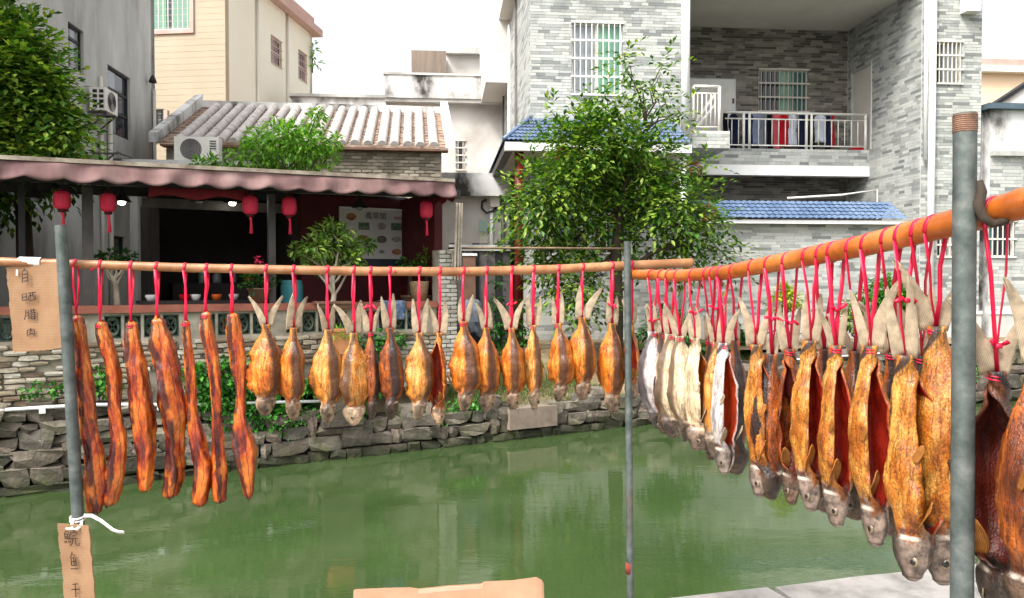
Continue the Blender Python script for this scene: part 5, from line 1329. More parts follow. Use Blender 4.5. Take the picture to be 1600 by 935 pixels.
# ---- fish
def fishmat(name, back, flank, belly, flesh, headc, speck, gloss=.42, bumpk=.5):
    """skin runs dark on the back to the flank colour; the split inside shows flesh; head and gill keep their own grey"""
    t = NT(name); v = t.pos(obj=True)
    av, ah, ai = t.attr('around'), t.attr('along'), t.attr('inside')
    n1 = t.noise(v, 28, 6, .62, .4); n2 = t.noise(t.pos((1,1,.22), True), 60, 5, .6)
    vv = t.math('ADD', av, t.math('MULTIPLY', t.math('SUBTRACT', n1, .5), .16))
    big = t.noise(t.pos((1,1,.42), True), 30, 8, .68, .35)
    dk = lambda c, k: (c[0]*k, c[1]*k*.9, c[2]*k*.8)
    side = t.ramp(big, [(.3, dk(flank, .3)), (.4, dk(flank, .75)), (.47, flank), (.58, belly), (.74, tuple(min(1, x*1.2+.05) for x in belly))])
    bk = t.ramp(big, [(.3, tuple(x*.4 for x in back)), (.55, back), (.72, tuple(min(1, x*1.6) for x in back))])
    skin = t.mix(t.ramp(vv, [(.13, 0), (.26, 1)]), bk, side)
    skin = t.mix(1, skin, t.ramp(n2, [(.3, .6), (.5, 1.0), (.72, 1.25)]), 'MULTIPLY')
    ln_ = t.noise(t.pos((1,1,.09), True), 62, 5, .6, .2); crack = t.ramp(ln_, [(.475, 0), (.495, .75), (.505, .75), (.525, 0)]); skin = t.mix(crack, skin, dk(flank, .2))
    spk = t.ramp(t.noise(v, 300, 3, .6), [(.54, 0), (.66, speck)]); skin = t.mix(spk, skin, tuple(x*.2 for x in flank))
    vo = t.n('TexVoronoi'); vo.inputs['Scale'].default_value = 260; t.l(t.pos((1,1,.75), True), vo.inputs['Vector'])
    scal = t.ramp(vo.outputs['Distance'], [(.1, 1.0), (.62, 1-speck*.6)]); skin = t.mix(1, skin, scal, 'MULTIPLY')
    fl = t.ramp(t.noise(t.pos((1,1,.3), True), 46, 5), [(.3, tuple(x*.35 for x in flesh)), (.55, flesh), (.8, tuple(min(1, x*1.3) for x in flesh))])
    body = t.mix(ai, skin, fl)
    hd = t.mix(1, t.ramp(vv, [(.12, tuple(x*.3 for x in headc)), (.4, tuple(x*.75 for x in headc)), (.75, headc), (.95, tuple(min(1,x*1.25) for x in headc))]), t.ramp(t.noise(v, 52, 6, .65), [(.38,.3),(.5,.85),(.62,1.4)]), 'MULTIPLY')
    hf = t.ramp(t.math('ADD', ah, t.math('MULTIPLY', t.math('SUBTRACT', big, .5), .45)), [(.75, 0), (.8, 1)])
    col = t.mix(hf, body, hd)
    gill = t.ramp(ah, [(.79, 0), (.796, 1), (.806, 1), (.816, 0)]); gv = t.math('MULTIPLY', t.ramp(t.attr('turn'), [(.18, 0), (.32, .9), (.62, .9), (.75, 0)]), t.ramp(t.noise(v, 60, 4), [(.4, .25), (.55, 1)]))
    col = t.mix(t.math('MULTIPLY', gill, gv), col, srgb(206,190,174))                     # pale rim of the gill cover
    slit = t.math('MULTIPLY', t.ramp(ah, [(.757, 0), (.768, .85), (.78, .85), (.788, 0)]), gv); col = t.mix(slit, col, srgb(70,16,10))
    mouth = t.ramp(ah, [(.972, 0), (.98, .8), (.987, 0)]); col = t.mix(mouth, col, srgb(50,34,28))
    h = t.math('ADD', t.math('MULTIPLY', vo.outputs['Distance'], .3), t.math('SUBTRACT', t.math('ADD', n2, big), t.math('MULTIPLY', crack, .5)))
    t.bump(h, bumpk, .006)
    return t.set(col, t.ramp(n1, [(.3, gloss-.12), (.7, gloss+.15)]), 0, .5)
FM = {
 'gold':  fishmat('golden_dried_fish', srgb(94,56,28), srgb(192,98,16), srgb(214,142,48), srgb(140,40,10), srgb(182,150,120), .3, .36),
 'tan':   fishmat('tan_dried_fish', srgb(100,66,40), srgb(200,122,38), srgb(216,162,88), srgb(142,44,12), srgb(190,162,132), .3, .36),
 'brown': fishmat('brown_dried_fish', srgb(48,28,18), srgb(124,58,16), srgb(172,88,22), srgb(116,30,10), srgb(98,76,60), .35, .36),
 'silver':fishmat('silver_dried_fish', srgb(90,82,86), srgb(188,180,178), srgb(204,196,188), srgb(160,52,20), srgb(126,112,102), .3, .35, .3),
 'pale':  fishmat('pale_dried_fish', srgb(116,94,74), srgb(206,182,146), srgb(214,192,158), srgb(176,88,26), srgb(134,112,94), .25, .4, .3),
 'mullet':fishmat('scaly_dried_mullet', srgb(62,46,38), srgb(192,110,32), srgb(214,150,66), srgb(140,28,12), srgb(128,110,98), .7, .38, .35),
 'dark':  fishmat('dark_dried_fish', srgb(34,22,18), srgb(70,36,16), srgb(104,52,20), srgb(86,26,12), srgb(58,48,40), .35)}
def finmat(name, c1, c2):
    t = NT(name)
    u = t.attr('ray'); w = t.math('SINE', t.math('MULTIPLY', u, 75)); 
    col = t.mix(t.ramp(w, [(.35, 0), (.65, 1)]), c1, c2)
    col = t.mix(1, col, t.ramp(t.noise(t.pos(obj=True), 50, 4), [(.3,.6),(.7,1.15)]), 'MULTIPLY')
    t.set(col, .55, 0, .3); tr = t.n('BsdfTranslucent'); t.l(col, tr.inputs['Color']); mx = t.n('MixShader'); mx.inputs[0].default_value = .42
    t.l(t.b.outputs[0], mx.inputs[1]); t.l(tr.outputs[0], mx.inputs[2]); t.l(mx.outputs[0], t.out.inputs['Surface']); return t.m
M['fin'] = finmat('dried_tail_fin', srgb(206,190,164), srgb(176,152,122)); M['fin_gold'] = finmat('dried_amber_fin', srgb(196,134,66), srgb(156,92,36))
M['eye_w'] = mat('dried_eye', [srgb(96,82,62), srgb(124,108,82)], 80, .25, .05, obj=True, spec=.6); M['eye_b'] = mat('dried_pupil', [srgb(16,14,12), srgb(30,26,22)], 80, .15, .05, obj=True, spec=.6)
def sm(x, a, b): x = max(0, min(1, (x-a)/(b-a))); return x*x*(3-2*x)
SHAPE = [(0,.36),(.05,.4),(.12,.52),(.22,.7),(.34,.87),(.46,.97),(.55,1.0),(.65,.92),(.74,.76),(.785,.8),(.82,.86),(.87,.82),(.91,.72),(.945,.56),(.965,.46),(.975,.41),(.984,.43),(1,.2)]
def fish(label, name, px, py_tail, py_ped, py_head, Y, kind, yaw, open_, width=.3, tail_yaw=0, bam=None, axis=(1,0,0), rb=.013, bend=0, twist=0, seed=0, rw=.0085, tail=True, lean=0, fins=True, grp=None, head_turn=0, tail_w=1.0):
    """one split dried fish hung by its tail; yaw 0 turns its back to the viewer, pi its split belly"""
    q = random.Random(seed*17+5); yaw -= math.atan((px-CX)/FPX); tail_yaw -= math.atan((px-CX)/FPX)
    ped = at_y(px, py_ped, Y); head = at_y(px+lean, py_head, Y); Ln = (ped-head).length
    t = thing(name, label, 'dried fish', W, ped, grp)
    LX = (head.x-ped.x)/Ln; P0 = Ln*width*1.07; NV, NT_ = 17, 58
    th = Ln*.014
    mb = MB(); A, B_, C_, T_ = [], [], [], []
    def prof(u):
        for (x0, y0), (x1, y1) in zip(SHAPE, SHAPE[1:]):
            if u <= x1: k = (u-x0)/(x1-x0); return y0+(y1-y0)*(k*k*(3-2*k)*.5+k*.5)
        return SHAPE[-1][1]
    n0 = q.uniform(0, 50); asym = q.uniform(.74, 1.22); bend += q.uniform(-.06, .06)
    def pt(u, v, inner):
        op = sm(u, .02, .3)*(1-sm(u, .71+.03*math.sin(v*7+n0), .81)); Phi = 2.95*(1-op) + open_*op
        P = P0*prof(u)*(1+ .2*noise.noise(Vector((u*4, v*1.3, n0))))
        if abs(v) > .8 and op > .2: P *= 1 + .22*op*noise.noise(Vector((u*9, v*2, n0+9))) + .1*op*noise.noise(Vector((u*27, v*2, n0+3)))
        if v < 0: P *= asym
        P *= 1 + (-.2 if open_ > 2.5 else .2)*sm(u, .72, .84)
        # the section turns sharply at the edges of the back and lies flatter along the flanks
        ang = 0.0; x = 0.0; y = 0.0; m_ = 12; kk = 3.5*op; nz = 1 + kk*.35; steps = abs(v)*m_; i = 0; ds = P/m_
        while steps > 1e-6:
            f = min(1.0, steps); c_ = (i+f*.5)/m_; g = (1 + kk*math.exp(-((c_-.22)/.11)**2))/nz
            ang += Phi*g*f/m_*.5; x += math.cos(ang)*ds*f; y += math.sin(ang)*ds*f; ang += Phi*g*f/m_*.5; steps -= f; i += 1
        if inner: x, y = x - math.sin(ang)*th, y + math.cos(ang)*th
        if v < 0: x = -x
        flat = 1-.25*(1-op)*(1 if u > .1 else u/.1)          # a closed fish is slimmer side to side
        R_ = P/Phi; x *= flat; y -= R_
        k = Ln*(.016*noise.noise(Vector((u*5, v*3, n0+20))) + .014*noise.noise(Vector((u*4, v*8, n0+31))) + .006*noise.noise(Vector((u*21, v*7, n0+44))))*(1 if op > .3 else .35)
        rr = math.hypot(x, y) or 1; x += x/rr*k; y += y/rr*k
        if u > .8: y *= 1.12
        if u > .8 and abs(v) < .92: pass
        w = yaw*sm(u, .0, .14) + tail_yaw*(1-sm(u, 0, .14)) + twist*u + head_turn*sm(u, .7, .86)
        c, s = math.cos(w), math.sin(w); X, Y_ = x*c - y*s, x*s + y*c
        X += bend*Ln*math.sin(math.pi*u)*.5 + LX*Ln*u; Y_ += .012*Ln*math.sin(u*5+n0)
        return Vector((ped.x+X, ped.y+Y_, ped.z-Ln*u*math.sqrt(max(.2, 1-LX*LX))))
    rows = []
    for i in range(NT_+1):
        u = i/NT_; u = u if u < .7 else .7+.3*((u-.7)/.3)
        row = []
        for j in range(NV): v = -1+2*j/(NV-1); row.append(pt(u, v, False)); T_.append(v); A.append(abs(v)); B_.append(u); C_.append(0.0)
        for j in range(NV): v = 1-2*j/(NV-1); row.append(pt(u, v*.985, True)); T_.append(v); A.append(abs(v)); B_.append(u); C_.append(1.0)
        rows.append(row)
    mb.grid(rows, closed=True); n = 2*NV
    mb.f.append(tuple(range(n))[::-1]); mb.mi.append(0); mb.sm.append(True); mb.f.append(tuple(NT_*n+j for j in range(n))); mb.mi.append(0); mb.sm.append(True)
    mb.attr = {'around': A, 'along': B_, 'inside': C_, 'turn': T_}
    mb.build('body', FM[kind], t)
    # eyes
    for s in (-1, 1):
        c = pt(.905, s*.5, False); ctr = (pt(.905, 0, False)+pt(.905, 1, False)+pt(.905, -1, False))/3; nrm = (c-ctr); nrm.z = 0; nrm.normalize(); re = Ln*.023
        e = MB(); side = nrm.cross(Vector((0,0,1))); up = Vector((0,0,1))
        for mi_, rr, hgt in ((0, re, .35), (1, re*.66, .45)):
            rws = []
            for k in range(6):
                ph = math.pi/2*k/5; rws.append([tuple(c - nrm*re*.12 + (side*math.cos(a)+up*math.sin(a))*rr*math.cos(ph)*.999 + nrm*(rr*hgt*math.sin(ph)+(.0 if mi_ == 0 else re*.16))) for a in [2*math.pi*j/14 for j in range(14)]])
            e.grid(rws, mi_, closed=True)
        e.build('eye', [M['eye_w'], M['eye_b']], t)
    def fin(base, dir_, spread, ln, w0, w1, nm, fork=0, cup=.15, rays=9):
        d = Vector(dir_).normalized(); s = Vector(spread).normalized(); nn = d.cross(s); fm = MB(); rows = []; ray_ = []
        for i in range(8):
            k = i/7; row = []
            for j in range(rays):
                u = j/(rays-1)*2-1; lk = ln*(1-.25*u*u if not fork else 1)
                row.append(base + d*lk*k + s*(w0+(w1-w0)*math.sin(min(1.0, k*1.05)*2.5)**.8)*u*.5 + nn*(cup*ln*k*k*(u*u-.3)*.5 + (.0007 if j % 2 else -.0007)*k) )
            rows.append(row)
        fm.sheet(rows, .0011); ray_ = [j/(rays-1) for i in range(8) for j in range(rays)]*2
        fm.attr = {'ray': ray_}; return fm.build(nm, M['fin' if kind in ('silver', 'pale') else 'fin_gold'], t)
    tw = tail_yaw; sx = Vector((math.cos(tw), math.sin(tw), 0))
    tl_ = (at_y(px, py_tail, Y)-ped).length
    if tail:
        for s in (-1, 1):
            fm = MB(); rows = []; rn = 9; ln = tl_*q.uniform(.85, 1.1); sp = q.uniform(.13, .4); curl = q.uniform(-.22, .25); q_w = q.uniform(-1, 1); cut = q.uniform(.86, 1.0)
            for i in range(11):
                k = i/10; row = []; a_ = sp + curl*k
                c_ = Vector((math.sin(a_)*ln*k, math.cos(a_)*ln*k)); w_ = ln*((.25+.05*q_w)*tail_w*(1-k**1.4)**.8 + .03); pr = Vector((math.cos(a_), -math.sin(a_)))
                for j in range(rn):
                    u = j/(rn-1)
                    p_ = c_ + pr*(w_*(u-.5)) + Vector((ln*.055*(1-k), 0)); ragged = ln*(.06*noise.noise(Vector((u*9, n0, s)))-.05*(1-cut)*5*u)*(1 if i >= 9 else 0)
                    yy = .07*ln*math.sin(k*3+s+n0)*k + (.0008 if j % 2 else -.0008)*k + .03*ln*s*k + .05*ln*(u-.5)**2
                    row.append(ped + sx*(s*p_.x) + Vector((-sx.y, sx.x, 0))*yy + Vector((0,0,p_.y+ragged-.004)))
                rows.append(row)
            fm.sheet(rows, .0012); fm.attr = {'ray': [j/(rn-1) for i in range(11) for j in range(rn)]*2}; fm.build('tail_fin', M['fin'], t)
    if fins:
        for s in (-1, 1):
            b = pt(.76, s*.74, False); o = pt(.74, s*.74, False)-pt(.74, s*.1, False); o.z = 0; o.normalize()
            fin(b-o*.002, Vector((o.x*.45, o.y*.45-.12, .9)), Vector((o.x, o.y, .1)).cross(Vector((0,0,1))) + o*.8, Ln*q.uniform(.14,.22), Ln*.025, Ln*q.uniform(.05,.085), 'pectoral_fin')
        b = pt(.46, .88, False); o = pt(.46, .88, False)-pt(.46, .3, False); o.z = 0; o.normalize()
        fin(b, Vector((o.x*.5, o.y*.5, .9)), o, Ln*.1, Ln*.03, Ln*.045, 'pelvic_fin')
    if bam is not None:
        ribbon(t, bam, rb, ped+Vector((0,0,-.002)), rw, q, axis, P0*.36/2.95*.8)
    return t
lax = (XM0-XL0).normalized(); lax = (lax.x, lax.y, 0)
ORD = ['first','second','third','fourth','fifth','sixth','seventh','eighth','ninth','tenth','eleventh','twelfth','thirteenth','fourteenth','fifteenth','sixteenth']
# px, tail top, tail base, snout, kind, yaw, opening, width, bend
LF = [(416,458,507,650,'gold',.42,1.95,0.327,0), (459,460,512,657,'gold',.3,2.05,0.318,.0), (512,468,515,661,'tan',.5,2.1,0.327,.02), (553,463,520,665,'tan',-.45,2.05,0.310,0), (579,468,518,656,'brown',1.1,2.5,0.206,0), (609,460,512,656,'brown',.15,2.1,0.292,0),
      (655,466,520,656,'tan',.6,2.1,0.310,0), (687,470,520,664,'gold',2.7,2.3,0.224,0), (724,457,502,643,'gold',.25,1.9,0.361,0), (760,462,512,643,'gold',.3,2.1,0.292,0), (799,460,512,641,'gold',.2,2.05,0.310,0), (833,462,508,640,'tan',.7,2.3,0.241,0),
      (872,457,505,628,'gold',.2,1.95,0.344,.0), (910,444,496,625,'gold',.45,2.15,0.310,.02), (956,456,505,645,'gold',.6,2.3,0.310,0), (986,462,502,624,'gold',2.75,2.4,0.206,0)]
desc = {'gold': 'golden', 'tan': 'light tan', 'brown': 'dark brown'}
for i, (px, pt_, pp_, ph_, kd, yaw, op, wd, bd) in enumerate(LF):
    y = row_y(px) + ru(-.006, .006); py_b = interp(LT, px); top = at_y(px, py_b, row_y(px))
    fish('%s dried fish, %s from the pork strips on the pale bamboo pole' % (desc[kd], ORD[i]), 'dried_fish', px, pt_, pp_, ph_, y, kd, yaw, op, wd, tail_yaw=ru(-.25,.25), bam=top, axis=lax, rb=.0135, bend=bd, twist=ru(-.4,.4), seed=i, lean=ru(-3,3), head_turn=-ru(.65,1.15), grp='dried fish hanging from the pale bamboo pole')
rax = (RB-RA).normalized(); rax = (rax.x, rax.y, 0)
PI = math.pi
# label, px, tail, base, snout, depth offset, kind, yaw, opening, width, lean
RF = [('white bellied silver fish hanging nearest the thin pole on the thick bamboo',1020,470,518,670,0,'silver',-1.2,2.6,.34,8), ('dark fish half hidden behind the white bellied silver fish',1036,470,520,678,.06,'brown',-.3,2.4,.28,4), ('pale fish hanging second on the thick bamboo beside the silver one',1062,468,525,690,0,'pale',-1.3,2.6,.33,8), ('cream coloured fish with an orange opening, third along the thick bamboo',1086,472,528,703,-.02,'pale',-2.4,2.4,.30,4),
      ('brown fish tucked behind the cream coloured fish',1108,490,530,718,.1,'brown',-.5,2.3,.26,2), ('slim silver fish with a red slit hanging alone by its white flank',1130,478,536,741,0,'silver',-2.6,2.8,.235,0), ('brown fish hanging behind the slim silver fish',1150,495,532,742,.12,'brown',.5,2.3,.24,0), ('speckled golden fish with a pale head, right of the slim silver fish',1180,462,538,776,0,'mullet',-2.6,2.84,.27,6),
      ('brown fish hanging behind the pale headed speckled fish',1206,505,553,781,.06,'brown',-.6,2.2,.25,0), ('brown fish with a red split hanging deep between two speckled fish',1234,470,545,788,.08,'brown',3.0,2.6,.25,2), ('speckled orange fish with curled gill, left of the dark headed one',1266,458,532,798,0,'mullet',-2.65,2.86,.265,0), ('slender speckled fish with black head hanging at the middle of the thick bamboo',1306,468,540,824,0,'mullet',-2.8,2.78,.25,2),
      ('broad orange fish with wide split and dark head left of the largest fish',1360,430,540,853,0,'mullet',-2.7,2.74,.275,6), ('large orange fish with dark snout just left of the largest fish',1414,425,555,906,-.02,'mullet',-2.3,2.6,.27,10), ('largest golden scaly fish with big pale eye against the right pole',1462,392,510,915,.05,'mullet',-1.9,2.7,.29,14),
      ('brown fish showing between the two slender speckled fish, set behind them',1288,478,545,800,.1,'brown',.3,2.3,.24,0), ('brown fish behind the gap left of the broad orange fish',1336,470,548,812,.1,'brown',.4,2.3,.24,0), ('brown fish hanging behind the broad orange and large orange fish',1392,455,550,838,.12,'brown',.2,2.3,.25,2), ('dark fish deep behind the largest golden fish',1440,450,556,850,.15,'dark',.4,2.3,.26,0), ('cream fish squeezed in behind the pale second fish',1048,472,522,684,.05,'pale',-1.0,2.5,.3,4), ('pale orange fish tucked behind the slim silver fish tail',1118,480,534,716,.06,'tan',-1.2,2.4,.28,0),
      ('dark brown split fish hanging just right of the thick steel pole',1556,455,580,960,.02,'dark',PI*.95,1.9,.30,0), ('orange brown fish cut off by the right edge of the view',1625,430,560,985,0,'brown',-2.4,2.2,.28,0)]
for i, (lab, px, pt_, pp_, ph_, dy, kd, yaw, op, wd, ln_) in enumerate(RF):
    y = rod_y(px) + dy; pb = interp(RT, px); top = at_y(px, pb, rod_y(px))
    fish(lab, 'dried_fish', px, pt_, pp_, ph_, y, kd, yaw, op, wd*(1.02 if px < 1340 else .92), tail_yaw=ru(-.3,.3), bam=top, axis=rax, rb=.0148+.006*max(0, min(1, (px-1000)/560)), twist=ru(-.2,.2), seed=40+i, lean=ln_, head_turn=ru(.6,1.1), tail_w=.72, rw=.0085, grp='dried fish hanging from the thick bamboo pole')

# ---- pork strips
def porkmat():
    t = NT('cured_pork_belly'); v = t.pos(obj=True)
    u = t.attr('band'); al = t.attr('along'); rnd = t.n('ObjectInfo').outputs['Random']
    cb_ = t.n('CombineXYZ'); t.l(t.math('MULTIPLY', al, 3.2), cb_.inputs[0]); t.l(t.math('MULTIPLY', rnd, 40), cb_.inputs[1]); cb_.inputs[2].default_value = 0
    w = t.noise(cb_.outputs[0], 1.6, 5, .62); n2 = t.noise(t.pos((1,1,.3), True), 70, 5)
    cc = t.n('CombineXYZ'); t.l(t.math('MULTIPLY', al, 9), cc.inputs[0]); t.l(t.math('MULTIPLY', u, 7), cc.inputs[1]); t.l(t.math('MULTIPLY', rnd, 70), cc.inputs[2])
    w2 = t.noise(cc.outputs[0], 1.0, 4, .6)
    f = t.math('ADD', t.math('ADD', u, t.math('MULTIPLY', t.math('SUBTRACT', rnd, .5), .22)), t.math('ADD', t.math('MULTIPLY', t.math('SUBTRACT', w, .5), .6), t.math('MULTIPLY', t.math('SUBTRACT', n2, .5), .06)))
    fat, fat2, lean, lean2 = srgb(168,70,11), srgb(194,108,32), srgb(58,13,15), srgb(98,24,14)
    hue = t.ramp(t.noise(t.pos((1,1,.3), True), 20, 7, .7, .4), [(.36, srgb(74,18,10)), (.43, srgb(132,40,10)), (.48, fat), (.57, fat2), (.66, srgb(202,134,66))])
    dark = t.ramp(t.noise(t.pos((1,1,.5), True), 40, 5), [(.3, srgb(28,10,13)), (.6, lean), (.8, lean2)])
    m1 = t.ramp(f, [(.13, 0), (.17, .9), (.38, .9), (.42, 0), (.6, 0), (.615, .75), (.635, .75), (.65, 0), (.8, 0), (.83, .6), (.86, 0)])
    gap = t.ramp(t.noise(t.pos((1,1,.6), True), 13, 4, .6), [(.36, 0), (.44, 1)])
    col = t.mix(t.math('MULTIPLY', m1, gap), hue, dark)
    col = t.mix(t.ramp(w2, [(.27, .8), (.32, 0)]), col, dark)
    blot = t.ramp(t.noise(v, 16, 6, .65, .6), [(.6, 0), (.66, .8)]); col = t.mix(blot, col, srgb(70,20,14))
    col = t.mix(1, col, t.ramp(n2, [(.3,.65),(.6,1.05)]), 'MULTIPLY')
    t.bump(t.math('ADD', n2, t.noise(v, 40, 4)), .6, .004)
    t.set(col, t.ramp(n2, [(.3,.2),(.7,.4)]), 0, .5); t.b.inputs['Coat Weight'].default_value = .1; t.b.inputs['Coat Roughness'].default_value = .2
    return t.m
M['pork'] = porkmat()
def pork(label, pts, ws, seed, rot, Y, bx):
    """belly strip: squarish section swept along its hang, lumpy, layers of fat and lean running lengthwise"""
    q = random.Random(seed); top = at_y(pts[0][0], pts[0][1], Y); t = thing('pork_strip', label, 'cured pork', W, top, 'cured pork strips on the pale bamboo pole')
    P = [at_y(x, y, Y) for x, y in pts]; N = 90; n = 28; sc = Y/FPX; mb = MB(); rows = []; A, B_ = [], []; n0 = q.uniform(0, 99)
    def cat(k, vals):
        m_ = len(vals)-1; x = k*m_; i = min(int(x), m_-1); f = x-i
        p0, p1, p2, p3 = vals[max(i-1,0)], vals[i], vals[i+1], vals[min(i+2,m_)]
        return (p1*2 + (p2-p0)*f + (p0*2-p1*5+p2*4-p3)*f*f + (p1*3-p0-p2*3+p3)*f*f*f)*.5
    for i in range(N+1):
        k = i/N; c = cat(k, P); w = cat(k, ws)*sc; d = w*.62 + .004; e = min(1, (k+.004)/.035, (1.004-k)/.03)**.5
        tw = rot[0]*1.6+(rot[1]-rot[0])*1.8*k + .35*noise.noise(Vector((k*4, n0, 0))); row = []
        for j in range(n):
            a = 2*math.pi*j/n; ca, sa = math.cos(a), math.sin(a); pw = .55
            x = math.copysign(abs(ca)**pw, ca)*w/2; y = math.copysign(abs(sa)**pw, sa)*d/2
            b = 1 + .3*noise.noise(Vector((ca*1.2, sa*1.2+n0, k*7))) + .14*noise.noise(Vector((ca*3, sa*3+n0, k*22)))
            fold = 1 + .1*noise.noise(Vector((ca*4, sa*4+n0, k*5))) ; x *= e*b*.84; y *= e*b*fold
            row.append(c + Vector((x*math.cos(tw)-y*math.sin(tw), x*math.sin(tw)+y*math.cos(tw), .012*noise.noise(Vector((ca*2, sa*2, n0)))*(1 if i in (0, N) else 0))))
            A.append(.5+.5*x/(w/2*1.15)*.95 if abs(e) > .1 else .5); B_.append(k)
        rows.append(row)
    mb.grid(rows, closed=True); mb.f += [tuple(range(n))[::-1], tuple(N*n+j for j in range(n))]; mb.mi += [0, 0]; mb.sm += [True, True]
    mb.attr = {'band': A, 'along': B_}; mb.build('meat', M['pork'], t)
    pb = interp(LT, bx); ribbon(t, at_y(bx, pb, row_y(bx)), .0128, P[0]+Vector((0,-.004,-.006)), .0085, q, lax, .011)
PK = [([(121,492),(124,530),(133,600),(138,660),(148,720),(150,770),(148,802)], [15,25,28,29,32,36,24], (.1,.5), 118, 'first cured pork strip beside the left steel pole, the longest'),
      ([(158,502),(164,535),(178,580),(179,640),(186,690),(180,740),(170,790)], [18,25,23,23,26,34,26], (-.3,.4), 157, 'second cured pork strip from the left pole, gently curved'),
      ([(205,502),(207,535),(214,580),(222,640),(226,690),(228,735),(226,768)], [18,28,36,38,32,26,18], (.2,-.3), 205, 'third cured pork strip from the left pole with ragged edge'),
      ([(246,497),(252,530),(262,580),(270,640),(274,690),(273,735),(266,778)], [20,36,44,44,30,32,26], (.0,.7), 245, 'fourth cured pork strip, the broadest, with a pale fatty flank'),
      ([(291,500),(292,530),(297,580),(301,640),(309,690),(318,740),(312,790)], [10,16,18,19,26,32,28], (.4,-.2), 289, 'fifth cured pork strip, thin above and thick at the lower end'),
      ([(322,487),(324,520),(335,580),(338,640),(340,690),(342,740),(344,786)], [16,22,20,18,19,26,22], (-.2,.5), 323, 'sixth cured pork strip, narrow and dark'),
      ([(363,489),(366,520),(374,570),(376,620),(376,660),(384,710),(389,778)], [20,28,26,17,24,38,16], (.2,.1), 362, 'seventh cured pork strip nearest the fish, pinched in the middle')]
for i, (pts, ws, rot, bx, lab) in enumerate(PK): pork(lab, pts, ws, 30+i, rot, row_y(bx)+.0, bx)

# ---- cardboard signs
def cardmat():
    t = NT('brown_cardboard'); v = t.pos(obj=True)
    col = t.ramp(t.noise(v, 12, 6), [(.3, srgb(132,100,74)), (.7, srgb(152,122,94))])
    wv = t.n('TexWave'); wv.inputs['Scale'].default_value = 42; wv.inputs['Distortion'].default_value = .6; wv.bands_direction = 'Z'; t.l(v, wv.inputs['Vector'])
    col = t.mix(1, col, t.ramp(wv.outputs['Fac'], [(0, .95), (1, 1.0)]), 'MULTIPLY')
    st = t.ramp(t.noise(v, 7, 5), [(.6, 0), (.75, .3)]); col = t.mix(st, col, srgb(104,70,48))
    t.bump(t.math('ADD', wv.outputs['Fac'], t.noise(v, 90, 3)), .12, .002); return t.set(col, .9, 0, .15)
M['card'] = cardmat(); M['ink'] = mat('black_marker', [srgb(40,28,24), srgb(70,52,42)], 80, .6, 0, obj=True)
M['paper'] = mat('white_tape', [srgb(206,204,200), srgb(224,223,220)], 20, .6, .1)
CH = {'自': [[(.5,1),(.36,.84)],[(.2,.78),(.19,.3),(.1,0)],[(.2,.8),(.55,.84),(.8,.8),(.8,.02)],[(.26,.56),(.74,.58)],[(.26,.32),(.74,.33)],[(.24,.08),(.78,.1)]],
 '晒': [[(.05,.85),(.04,.12)],[(.05,.86),(.34,.88),(.34,.15)],[(.07,.52),(.33,.54)],[(.06,.18),(.33,.2)],[(.44,.9),(1,.96)],[(.5,.62),(.48,.1)],[(.5,.63),(.97,.66),(.93,.1)],[(.64,.92),(.6,.36)],[(.8,.93),(.8,.42),(.92,.4)],[(.5,.13),(.94,.15)]],
 '腊': [[(.14,.85),(.13,.4),(.0,.02)],[(.14,.86),(.38,.88),(.37,.06),(.27,.12)],[(.15,.62),(.36,.63)],[(.14,.38),(.36,.39)],[(.48,.78),(1,.82)],[(.62,.98),(.62,.58)],[(.85,1),(.84,.58)],[(.44,.56),(1,.6)],[(.58,.44),(.58,.02)],[(.58,.44),(.9,.46),(.9,.02)],[(.6,.24),(.88,.25)],[(.6,.04),(.9,.06)]],
 '肉': [[(.12,.74),(.1,.0)],[(.12,.75),(.55,.8),(.9,.78),(.9,.04),(.78,.1)],[(.52,1),(.48,.6),(.28,.42)],[(.5,.7),(.72,.52)],[(.5,.42),(.3,.16)],[(.5,.42),(.76,.2)]],
 '鯇': [[(.22,1),(.04,.76)],[(.2,.92),(.42,.9),(.3,.76)],[(.08,.72),(.08,.42)],[(.08,.73),(.42,.75),(.42,.42)],[(.1,.58),(.4,.59)],[(.25,.73),(.25,.43)],[(.08,.43),(.42,.44)],[(.02,.3),(.06,.16)],[(.16,.3),(.2,.18)],[(.3,.3),(.34,.18)],[(.42,.32),(.48,.2)],[(.72,1.02),(.76,.92)],[(.52,.86),(.5,.72)],[(.52,.86),(.98,.89),(.93,.74)],[(.6,.66),(.9,.68)],[(.5,.48),(1,.51)],[(.65,.48),(.6,.2),(.42,-.02)],[(.82,.48),(.81,.12),(.9,.02),(1.06,.04),(1.08,.2)]],
 '鱼': [[(.42,1),(.3,.82),(.12,.68)],[(.38,.88),(.66,.86),(.5,.7)],[(.22,.65),(.2,.26)],[(.22,.66),(.78,.68),(.77,.26)],[(.24,.46),(.76,.48)],[(.5,.66),(.5,.27)],[(.21,.26),(.78,.28)],[(.02,.04),(.98,.09)]],
 '干': [[(.2,.86),(.8,.9)],[(.0,.5),(1,.55)],[(.52,.88),(.5,.45),(.5,.0)]]}
def write(parent, ch, o, ux, uy, w, h, pen, nrm, seed):
    q = random.Random(seed); mb = MB()
    for st_ in CH[ch]:
        p = [(a+q.uniform(-.025,.025), b+q.uniform(-.02,.02)) for a, b in st_]
        pts = [o+ux*a*w+uy*b*h+nrm*.0006 for a, b in p]; L_ = []
        for i, x in enumerate(pts):
            d = (pts[min(i+1,len(pts)-1)]-pts[max(i-1,0)]).normalized(); s = d.cross(nrm).normalized()*pen*(.6 if i == len(pts)-1 else .5)*q.uniform(.8,1.1); L_.append([x-s, x+s])
        mb.sheet(L_, .0005, sm=False)
    mb.build('writing', M['ink'], parent)
